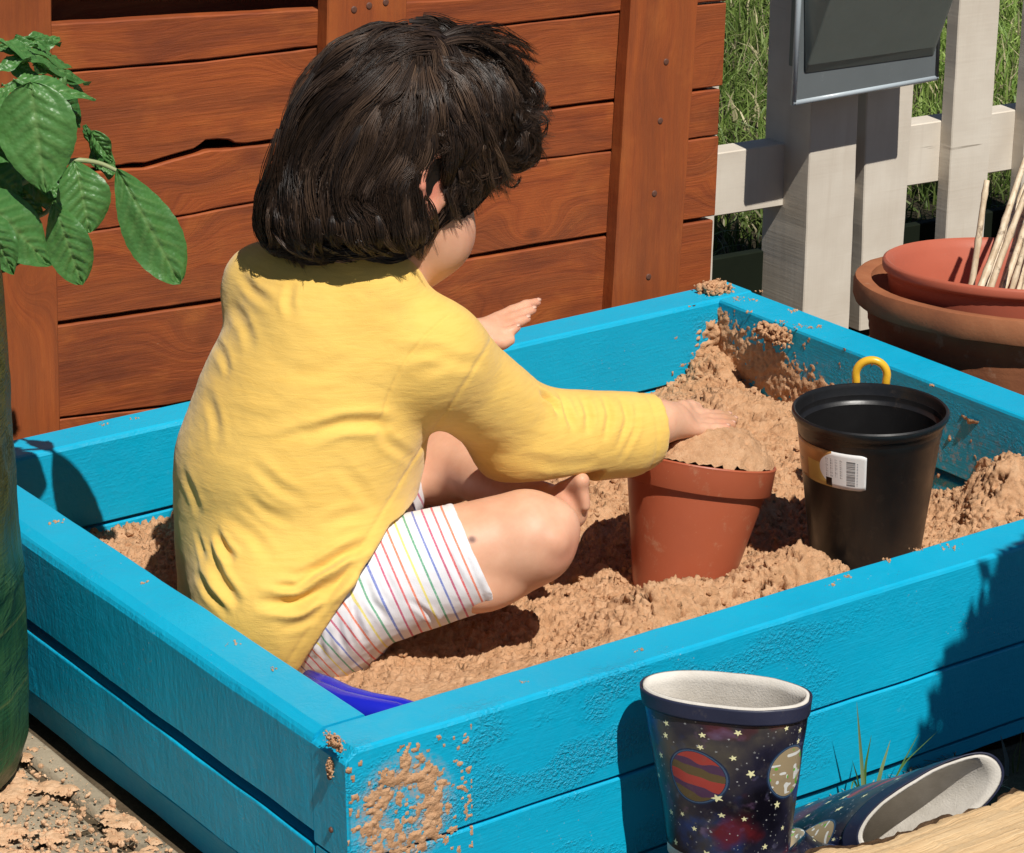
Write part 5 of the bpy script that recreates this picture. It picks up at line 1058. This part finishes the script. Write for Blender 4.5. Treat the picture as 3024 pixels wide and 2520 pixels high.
def stroke(pxs, amp, w, end=.35):
    """a fold along a line seen on the cloth: valley of depth amp and half-width w with a low ridge on both sides"""
    P = []
    pxs = np.array(pxs, float); t = np.linspace(0, 1, 22); ti = np.linspace(0, 1, len(pxs)); q = np.stack([np.interp(t, ti, pxs[:, k]) for k in (0, 1)], -1)
    for _ in range(3): q[1:-1] = (q[:-2] + 2 * q[1:-1] + q[2:]) / 4
    for x, y in q:
        h_, _ = hit(bvh_s, x, y)
        if h_ is not None: P.append(h_)
    if len(P) < 3: return 0
    P = np.array(P); lo, hi = P.min(0) - w * 4, P.max(0) + w * 4; m = ((V > lo) & (V < hi)).all(1) & (N @ TOC > -.15); out = np.zeros(len(V)); Vm = V[m]; best = np.full(len(Vm), 9.0); bt = np.zeros(len(Vm))
    for i in range(len(P) - 1):
        a, b = P[i], P[i + 1]; ab = b - a; tt = np.clip(((Vm - a) @ ab) / (ab @ ab + 1e-12), 0, 1); d = np.linalg.norm(Vm - a - tt[:, None] * ab, axis=1); u = d < best; best[u] = d[u]; bt[u] = (i + tt[u]) / (len(P) - 1)
    e = np.clip(np.minimum(bt, 1 - bt) / end, 0, 1) ** .7 * (bt > 0) * 1.0; x = best / w; out[m] = -amp * (np.exp(-x ** 2) - .55 * np.exp(-((x - 1.75) / .75) ** 2)) * np.maximum(e, .0); return out
D_ = np.zeros(len(V))
ST = [([(623, 900), (700, 868), (775, 866), (800, 880)], .0042, .0060), ([(770, 866), (792, 905), (850, 945)], .003, .005), ([(601, 1190), (657, 1166), (712, 1132), (760, 1112)], .0065, .0052), ([(523, 1233), (600, 1240), (660, 1212), (735, 1160)], .0085, .0062),
      ([(560, 1205), (610, 1206), (650, 1180)], .0045, .004), ([(424, 1118), (452, 1190), (492, 1245)], .0050, .0055), ([(440, 1088), (462, 1130), (482, 1150)], .0042, .0045), ([(400, 1085), (420, 1150), (452, 1215)], .0028, .004),
      ([(515, 948), (570, 1000), (632, 1030)], .0022, .0055), ([(495, 1005), (545, 1050), (605, 1075)], .0020, .005), ([(560, 905), (640, 880), (720, 870)], .0016, .005), ([(812, 732), (868, 718), (945, 730)], .0026, .006), ([(850, 770), (920, 742), (1000, 748)], .0020, .006),
      ([(1108, 805), (1128, 820), (1150, 850)], .0050, .0042), ([(1150, 808), (1165, 850), (1178, 885)], .0030, .0045), ([(1195, 812), (1208, 850), (1205, 890)], .0030, .0042), ([(1238, 812), (1252, 850), (1240, 905)], .0028, .0040), ([(1275, 815), (1290, 860), (1268, 920)], .0026, .0040),
      ([(1305, 830), (1302, 880), (1270, 950)], .0018, .0035), ([(1060, 940), (1150, 955), (1230, 945)], .0016, .006), ([(640, 1260), (690, 1205), (735, 1140)], .0035, .0042), ([(575, 1290), (630, 1275), (690, 1210)], .0026, .004),
      ([(420, 800), (440, 850), (450, 920)], .0022, .006), ([(372, 960), (395, 1010), (410, 1060)], .0026, .006), ([(470, 620), (500, 660), (520, 720)], .0024, .006), ([(490, 560), (520, 600), (560, 625)], .003, .005), ([(600, 575), (590, 620), (600, 655)], .0020, .005), ([(430, 690), (458, 730), (470, 770)], .0022, .005),
      ([(560, 760), (640, 770), (730, 740)], .0012, .007), ([(480, 860), (560, 865), (640, 830)], .0012, .007), ([(690, 950), (740, 1000), (770, 1050)], .0016, .006), ([(400, 1170), (425, 1215), (470, 1262)], .0032, .0042), ([(455, 1050), (520, 1100), (560, 1150)], .0020, .0055), ([(660, 1080), (705, 1060), (760, 1050)], .0022, .0055)]
for s_, a_, w_ in ST: D_ = D_ + stroke(s_, a_ * (1.35 if s_[0][0] > 1100 else (1.05 if a_ > .004 else .72)), w_)
seam = stroke([(930, 640), (880, 680), (838, 730), (800, 800), (782, 862)], .0016, .0016, .05); D_ = D_ + seam
hemdist = (V - p2) @ hn; near_hem = (hemdist < .03) & (V[:, 0] < s_mid[0] + .16); D_ -= .0016 * near_hem * np.exp(-((hemdist - .013) / .0014) ** 2)
cufd = (V - r_cuff) @ cd; D_ -= .0016 * np.exp(-((cufd + .017) / .0014) ** 2) * (V[:, 1] < .46) * (V[:, 2] < HT + .2)
dirv = fbm(V * A(22, 22, 40) + A(3, 1, 9), 3); D_ += .0005 * dirv + .0003 * fbm(V * A(50, 50, 95), 3)
V = V + N * D_[:, None]; V = relax(V, F, 1, .4); bvh_shirt = BVHTree.FromPolygons([tuple(v) for v in V], [tuple(int(i) for i in f) for f in F]); mesh_obj('shirt', V, F, M_SHIRT, person)
# =========== shorts
Q = SDF((.04, .20, HT - .15), (.62, .70, HT + .09), .0022)
q_hip = at(600, 1240, y=.43); Q.cap(q_hip, l_hip, .080, .075, .03); Q.cap(q_hip + A(.01, -.02, -.005), r_hip + A(0, 0, -.004), .080, .070, .03)
SH = (p2.copy(), hn.copy()); ax_ = nrm(r_kne - r_hip); hem = r_hip + ax_ * np.dot(at(972, 1148, y=.315) - r_hip, ax_); Q.cap(r_hip, hem + ax_ * .02, .0655, .0535, .02); Q.ell(at(655, 1318, y=.36), (.060, .050, .040), None, .03)
Q.cap(l_hip, l_hip + (l_kne - l_hip) * .6, .070, .058, .02)
X, Y, Z = np.meshgrid(*[(Q.lo[i] + Q.h * np.arange(Q.n[i])).astype(np.float32) for i in range(3)], indexing='ij', sparse=True)
hx = nrm(ax_ + A(-.04, .02, .16)); c1 = ((X - hem[0]) * hx[0] + (Y - hem[1]) * hx[1] + (Z - hem[2]) * hx[2]); Q.D = np.maximum(Q.D, np.where((Y < .46) & (X > .25), c1, -1).astype(np.float32)); Q.cap(hem - ax_ * .012, hem + ax_ * .05, .0500, .0500, .0008, op='cut')
Q.plane(SH[0] + SH[1] * .012, -SH[1]); V, F = Q.mesh(); V = relax(V, F, 3, .5); N = vnormals(V, F); bvh_s = BVHTree.FromPolygons([tuple(v) for v in V], [tuple(int(i) for i in f) for f in F])
t_ = (hem - V) @ hx; rad_ = (V - r_hip) - np.outer((V - r_hip) @ ax_, ax_)
hipf = np.clip((t_ - .115) / .05, 0, 1)                               # towards the seat the stripes fan out round the hip
down = (V - at(700, 1290, y=.33)) @ nrm(A(-.25, 0, -1)); stripe = t_ / .0095 + 2.0 * hipf * 0 + .9 * np.clip(t_ - .09, 0, 1) / .05 * np.clip(down / .04, -1.2, 1.2)
stripe = stripe - .75; stripe = np.where(stripe < 0, .02, stripe)
D_ = np.zeros(len(V))
for s_, a_, w_ in [([(745, 1180), (760, 1230), (800, 1280)], .0030, .0038), ([(720, 1210), (728, 1270), (750, 1320)], .0036, .0036), ([(690, 1250), (695, 1300), (712, 1345)], .0030, .0034), ([(655, 1290), (655, 1320), (665, 1350)], .0022, .0032), ([(905, 1080), (925, 1150), (960, 1215)], .0013, .003), ([(840, 1230), (880, 1262), (905, 1290)], .0018, .003), ([(780, 1130), (790, 1180), (815, 1230)], .0014, .0035)]: D_ += stroke(s_, a_, w_)
D_ += .0007 * fbm(V * 60, 3) - .0008 * np.exp(-((t_ - .0085) / .0009) ** 2) * (V[:, 1] < .46)
V = V + N * D_[:, None]; mesh_obj('shorts', V, F, M_SHORTS, person, attrs={'stripe': stripe})
# =========== hair: a dark mass under many strands
H = SDF((.06, .24, HT + .20), (.56, .60, HT + .54), .0030)
def hp(px, py, y, r, k=.03): H.ell(at(px, py, y=y), r, None, k)
H.ell(hc + hu * .004, (.094, .084, .092), HF, 0); hp(815, 215, .40, (.078, .080, .075)); hp(722, 335, .415, (.058, .075, .062), .02); hp(634, 425, .425, (.046, .060, .043), .025); hp(735, 425, .375, (.050, .060, .045)); hp(800, 455, .355, (.030, .035, .032), .02)
hp(915, 212, .405, (.062, .070, .052), .02); hp(1008, 262, .410, (.038, .052, .034), .02); hp(950, 350, .365, (.026, .030, .026), .02);  hp(905, 260, .345, (.045, .030, .045), .02); hp(612, 468, .43, (.034, .050, .026), .015); hp(1040, 298, .42, (.024, .040, .022), .015)
# keep the ear and the face clear
H.ell(ec_r + hf * .004 + hr * .016, (.016, .030, .028), HF, .006, 'cut'); H.ell(hc + hf * .105 - hu * .075, (.062, .085, .062), HF, .012, 'cut'); H.ell(hc + hf * .06 - hu * .115 + hr * .02, (.055, .09, .045), HF, .012, 'cut')
Vh, Fh = H.mesh(); Vh = relax(Vh, Fh, 2, .5); Nh = vnormals(Vh, Fh); Vh = Vh + Nh * (.0018 * fbm(Vh * 40, 3))[:, None]
for yy_ in (80, 100, 150, 200, 250, 300, 350, 400, 450, 480, 500, 520): 
    q_ = (Vh - _C) @ _Rm; X2 = (CX + F_PX * q_[:, 0] / -q_[:, 2]) / S; Y2 = (CY - F_PX * q_[:, 1] / -q_[:, 2]) / S; m_2 = np.abs(Y2 - yy_) < 6; print('SIL', yy_, X2[m_2].min() if m_2.any() else None, X2[m_2].max() if m_2.any() else None)
bvh_h = BVHTree.FromPolygons([tuple(v) for v in Vh], [tuple(int(i) for i in f) for f in Fh])
GD = [[(846, 62), (790, 50), (715, 62), (648, 120), (606, 200), (572, 285), (530, 370), (514, 430), (545, 492), (600, 520)], [(830, 75), (735, 100), (662, 175), (618, 265), (570, 350), (540, 430), (566, 490), (632, 522)],
      [(838, 95), (765, 140), (698, 210), (655, 300), (612, 380), (592, 450), (622, 505), (690, 505)], [(846, 112), (790, 180), (738, 262), (702, 345), (668, 420), (668, 478), (720, 500)], [(856, 125), (822, 205), (790, 290), (755, 370), (728, 440), (745, 492), (790, 508)],
      [(866, 132), (850, 215), (832, 300), (812, 378), (790, 440), (800, 490), (838, 512)], [(876, 136), (880, 210), (878, 275), (860, 330), (848, 400), (850, 455), (868, 500)], [(884, 136), (915, 205), (934, 275), (930, 320), (914, 350), (930, 385), (922, 420)],
      [(890, 132), (945, 190), (978, 260), (984, 315), (962, 352), (976, 385), (1000, 398)], [(896, 122), (972, 172), (1018, 238), (1030, 292), (1008, 330), (1024, 356), (1048, 350)], [(898, 108), (990, 142), (1052, 205), (1070, 262), (1054, 306), (1074, 330), (1092, 316)],
      [(890, 88), (985, 112), (1064, 170), (1098, 225), (1088, 268), (1104, 282), (1122, 262)], [(872, 62), (965, 78), (1046, 128), (1094, 185), (1112, 222), (1120, 245), (1132, 238)], [(836, 46), (905, 52), (985, 88), (1052, 138), (1090, 172), (1108, 200)]]
NS = 12
def resamp(P, n, s0=0.0, s1=1.0):
    P = np.asarray(P, float); s = np.concatenate([[0], np.cumsum(np.linalg.norm(np.diff(P, axis=0), axis=1))]); s /= s[-1]; t = s0 + (s1 - s0) * np.linspace(0, 1, n); Q_ = np.stack([np.interp(t, s, P[:, k]) for k in range(P.shape[1])], -1)
    for _ in range(2): Q_[1:-1] = (Q_[:-2] + 2 * Q_[1:-1] + Q_[2:]) / 4
    return Q_
Rinv = _Rm.T
def topx(P):
    q_ = (P - _C) @ _Rm; return np.stack([(CX + F_PX * q_[..., 0] / -q_[..., 2]) / S, (CY - F_PX * q_[..., 1] / -q_[..., 2]) / S], -1)
strands = []; tints = []
def lay_lock(path2d, nst, wid, lift, curl, rs, wisp=False):
    P = []; Nn = []; last = None
    for x, y in path2d:
        h_, n_ = hit(bvh_h, x, y)
        if wisp:
            for bv_ in (bvh_b, bvh_shirt):
                h2, n2_2 = hit(bv_, x, y)
                if h2 is not None and (h_ is None or np.linalg.norm(h2 - _C) < np.linalg.norm(h_ - _C)): h_, n_ = h2, n2_2
        if h_ is None: h_ = at(x, y, y=last[1] if last is not None else .41); n_ = Nn[-1] if Nn else nrm(-(_Rm @ A(0, 0, -1)))
        elif last is not None and np.linalg.norm(h_ - last) > .05: h_ = at(x, y, y=last[1]); n_ = Nn[-1]
        P.append(h_); Nn.append(n_); last = h_
    P = np.array(P); Nn = np.array(Nn)
    for _ in range(2): P[1:-1] = (P[:-2] + 2 * P[1:-1] + P[2:]) / 4; Nn[1:-1] = (Nn[:-2] + 2 * Nn[1:-1] + Nn[2:]) / 4
    emit(P, Nn, nst, wid, lift, curl, rs, wisp)
def emit(P, Nn, nst, wid, lift, curl, rs, wisp=False):
    n = len(P)
    if not wisp:                                   # keep the ear free
        q_ = topx(P); ins = (((q_[:, 0] - 888) / 23) ** 2 + ((q_[:, 1] - 366) / 48) ** 2 < 1)
        if ins.any():
            k = int(np.argmax(ins))
            if k < 5: return
            P, Nn = resamp(P[:k], n), resamp(Nn[:k], n)
    Tg = np.gradient(P, axis=0); Tg /= np.linalg.norm(Tg, axis=1)[:, None] + 1e-9; Bn = np.cross(Tg, Nn); Bn /= np.linalg.norm(Bn, axis=1)[:, None] + 1e-9; t = np.linspace(0, 1, n)
    ph, fr_ = rs.uniform(0, 6.28), (rs.uniform(5, 9) if curl < .003 else rs.uniform(8, 14)); base_t = rs.random() ** 1.6; w_ = wid * (.40 + 1.2 * np.minimum(t * 3, 1)) * (1 - .72 * t ** 1.6)
    for _ in range(nst):
        a = np.clip(rs.normal(0, .68), -1.6, 1.6); b = abs(rs.normal(0, .5)); cu = curl * t ** 1.3; dp = rs.normal(0, .22); cut = rs.uniform(.84, 1.0); tt_ = t * cut
        Pi = np.stack([np.interp(tt_, t, P[:, k]) for k in range(3)], -1); Ni = np.stack([np.interp(tt_, t, Nn[:, k]) for k in range(3)], -1); Bi = np.stack([np.interp(tt_, t, Bn[:, k]) for k in range(3)], -1)
        fz = rs.normal(0, .0013, 2)[:, None] * t * np.sin(t * rs.uniform(4, 9) + rs.uniform(0, 6))
        off = Bi * (a * w_ + cu * np.sin(t * fr_ + ph + dp) + fz[0])[:, None] + Ni * ((.0028 if wisp else 0) + lift * (.3 + .9 * np.sin(np.pi * np.minimum(t * 1.15, 1) * .9)) + w_ * .55 * (1 - (a / 1.6) ** 2) - .002 - b * w_ * .25 + cu * .9 * np.cos(t * fr_ + ph + dp) + fz[1])[:, None]
        strands.append(Pi + off); tints.append(np.clip(.10 + .62 * base_t + rs.normal(0, .13) + .18 * t * rs.random(), 0, 1))
rs = np.random.default_rng(11); NL = 520
def warp(p, amp):       # neighbouring locks wander together, so that the hair parts into waves
    q_ = np.stack([p[:, 0] / 105, p[:, 1] / 80, 0 * p[:, 0]], -1); return p + np.stack([vnoise(q_ + 5), vnoise(q_ + 31)], -1) * amp * np.linspace(.2, 1, len(p))[:, None]
for li in range(NL):
    g = rs.random() * (len(GD) - 1.001) if li % 4 else rs.uniform(6, len(GD) - 1.001); i0 = int(g); fr_ = g - i0; a = resamp(GD[i0], NS); b = resamp(GD[i0 + 1], NS)
    p = a * (1 - fr_) + b * fr_; s0 = rs.choice([0, rs.uniform(0, .65)], p=[.30, .70]); s1 = min(1, s0 + rs.uniform(.40, .9)) if li % 3 else 1.0
    right = g > 6.3; p = warp(resamp(p, NS, s0, s1), 54 if not right else 46); wob = np.stack([np.sin(np.linspace(0, rs.uniform(3, 7), NS) + rs.uniform(0, 6)), np.cos(np.linspace(0, rs.uniform(3, 7), NS) + rs.uniform(0, 6))], -1) * np.linspace(0, 1, NS)[:, None] ** 1.3 * (22 if right else 17)
    lay_lock(p + wob + rs.normal(0, 7, 2), int(rs.uniform(16, 36)), rs.uniform(.0022, .0062), rs.uniform(.0003, .0085) * (1 if g < 8.5 else .6), rs.uniform(.0030, .0075) if right else rs.uniform(.0003, .0032), rs)
# loose curls at the fringe, wisps over the ear and cheek and on the collar
for k, (p, c, nst) in enumerate([([(1080, 225), (1108, 246), (1112, 222), (1126, 206)], .002, 5), ([(1080, 262), (1106, 256), (1120, 236), (1128, 262)], .002, 5), ([(1050, 290), (1078, 326), (1092, 316), (1082, 300)], .002, 10), ([(1030, 335), (1056, 348), (1076, 340), (1088, 322)], .0015, 12),
      ([(1000, 350), (1004, 372), (992, 385), (1006, 405)], .001, 7), ([(905, 380), (912, 410), (930, 445), (948, 466)], .0008, 12), ([(872, 400), (888, 430), (892, 470), (874, 520)], .001, 12), ([(862, 420), (872, 450), (880, 478), (884, 500)], .001, 9), ([(850, 440), (862, 480), (858, 512), (842, 528)], .001, 14),
      ([(700, 500), (730, 520), (742, 512), (750, 506)], .001, 5), ([(600, 500), (630, 522), (662, 524), (690, 512)], .001, 24), ([(560, 470), (600, 508), (640, 526), (660, 522)], .001, 22), ([(905, 320), (940, 350), (950, 390), (935, 420)], .003, 34), ([(925, 330), (965, 345), (985, 375), (975, 402)], .003, 34), ([(915, 318), (914, 345), (912, 372), (904, 404)], .0012, 14),
      ([(940, 380), (955, 400), (948, 420), (930, 425)], .003, 22), ([(960, 330), (990, 350), (1000, 330), (1015, 345)], .003, 26), ([(700, 480), (760, 500), (800, 520), (838, 530)], .001, 30), ([(640, 490), (700, 515), (740, 520), (790, 515)], .001, 26), ([(990, 300), (1030, 330), (1050, 300), (1070, 320)], .004, 26), ([(1020, 250), (1060, 290), (1085, 270), (1095, 290)], .004, 26), ([(1000, 200), (1060, 225), (1090, 260), (1100, 230)], .004, 26)]):
    lay_lock(resamp(p, NS), nst, .0022, .003, c, rs, True)
for k in range(30):
    y0_ = rs.uniform(52, 100); x0 = rs.uniform(880, 960); s_ = rs.choice([-1, -1, 1]); lay_lock(resamp([(x0, y0_ + 14), (x0 + s_ * 50, y0_ + rs.uniform(-8, 8)), (x0 + s_ * 110, y0_ + rs.uniform(0, 30)), (x0 + s_ * 170, y0_ + rs.uniform(30, 80))], NS), 22, .004, rs.uniform(.001, .004), .001, rs, True)
for k in range(46):        # loose ends hanging over the collar and the nape
    x0 = rs.uniform(560, 850); yb_ = np.interp(x0, [560, 620, 720, 800, 850], [470, 490, 490, 492, 495]); dx_ = rs.uniform(-6, 26); ln = rs.uniform(22, 62)
    lay_lock(resamp([(x0 - 6, yb_ - 50), (x0, yb_ - 18), (x0 + dx_ * .4, yb_ + ln * .25), (x0 + dx_, yb_ + ln * .5), (x0 + dx_ * 1.9, yb_ + ln * .62)], NS), int(rs.uniform(6, 20)), .0028, rs.uniform(.001, .005), .0008, rs, True)
for k in range(26):        # flyaway tips at the front edge
    y0_ = rs.uniform(150, 340); x0 = np.interp(y0_, [150, 220, 300, 340], [1062, 1090, 1072, 1040]); dx_ = rs.uniform(12, 42); dy_ = rs.uniform(-26, 26)
    lay_lock(resamp([(x0 - 40, y0_ - 22), (x0, y0_ + 4), (x0 + dx_ * .6, y0_ + dy_ * .1 + 8), (x0 + dx_, y0_ + dy_)], NS), int(rs.uniform(2, 8)), .0016, .002, .0022, rs, True)
for k in range(64):        # ringlets along the fringe
    t = rs.random(); c = A(np.interp(t, [0, .25, .5, .75, 1], [1085, 1092, 1066, 1020, 965]), np.interp(t, [0, .25, .5, .75, 1], [205, 262, 315, 345, 372])) + rs.normal(0, 13, 2) - A(14, 6)
    r_ = rs.uniform(9, 19); a0 = rs.uniform(-2.2, -.6); tn = rs.uniform(3.2, 6.0) * rs.choice([1, 1, -1]); aa_ = a0 + np.linspace(0, tn, NS); rr_2 = r_ * np.linspace(1.5, .75, NS)
    lay_lock(np.stack([c[0] + rr_2 * np.cos(aa_), c[1] + rr_2 * np.sin(aa_) + np.linspace(-10, 8, NS)], -1), int(rs.uniform(8, 18)), .0024, rs.uniform(.002, .009), .0008, rs, True)
# the far side and the top of the head, laid by a downward flow over the mass
back = np.where((Nh @ TOC < .42))[0]; crown = at(862, 85, y=.41)
for k in range(760):
    i = back[rs.integers(len(back))]; p = Vh[i].copy(); P, Nn = [], []
    if k % 3 == 0: p = crown + rs.normal(0, .022, 3)
    for s in range(NS):
        l, n_, idx_, dist_ = bvh_h.find_nearest(Vector(p)); n_ = np.array(n_); l = np.array(l); P.append(l); Nn.append(n_); d = nrm((l - crown) * A(1, 1, .3) + rs.normal(0, .002, 3)) * .85 - UP * (.35 + .06 * s); d = d - n_ * (d @ n_); p = l + nrm(d) * .0085
    P = np.array(P); P[1:-1] = (P[:-2] + 2 * P[1:-1] + P[2:]) / 4
    emit(P, np.array(Nn), 14, .0042, rs.uniform(.001, .005), .0015, rs)
St = np.array(strands); ti_ = np.array(tints); ns_ = len(St); Tg = np.gradient(St, axis=1); Tg /= np.linalg.norm(Tg, axis=2)[..., None] + 1e-9
r0 = np.cross(Tg, A(.3, .5, .8)); r0 /= np.linalg.norm(r0, axis=2)[..., None] + 1e-9; r1 = np.cross(Tg, r0); tt_ = np.linspace(0, 1, NS); rad = (.00043 * (.55 + .45 * np.sin(np.pi * np.minimum(tt_ * 1.4 + .2, 1))) * np.clip((1.03 - tt_) * 6, .25, 1))[None, :, None]
Vs = np.stack([St + rad * (math.cos(a) * r0 + math.sin(a) * r1) for a in (0, 2.094, 4.189)], 2)   # ns, NS, 3, 3
base_i = (np.arange(ns_) * NS * 3)[:, None, None]; ii = np.arange(NS - 1)[None, :, None] * 3; kk = np.arange(3)[None, None, :]; k2 = (kk + 1) % 3
Fs = np.stack([base_i + ii + kk, base_i + ii + k2, base_i + ii + 3 + k2, base_i + ii + 3 + kk], -1).reshape(-1, 4)
n0 = ns_ * NS * 3; Vall = np.concatenate([Vs.reshape(-1, 3), Vh - Nh * .0035]); Fall = np.concatenate([Fs, Fh + n0]); tall = np.concatenate([np.repeat(ti_.ravel(), 3), np.full(len(Vh), .05)])
hair = mesh_obj('hair', Vall, Fall, M_HAIR, person, attrs={'tint': tall}); print('hair strands', ns_, 'faces', len(Fall))
bpy.context.view_layer.update()
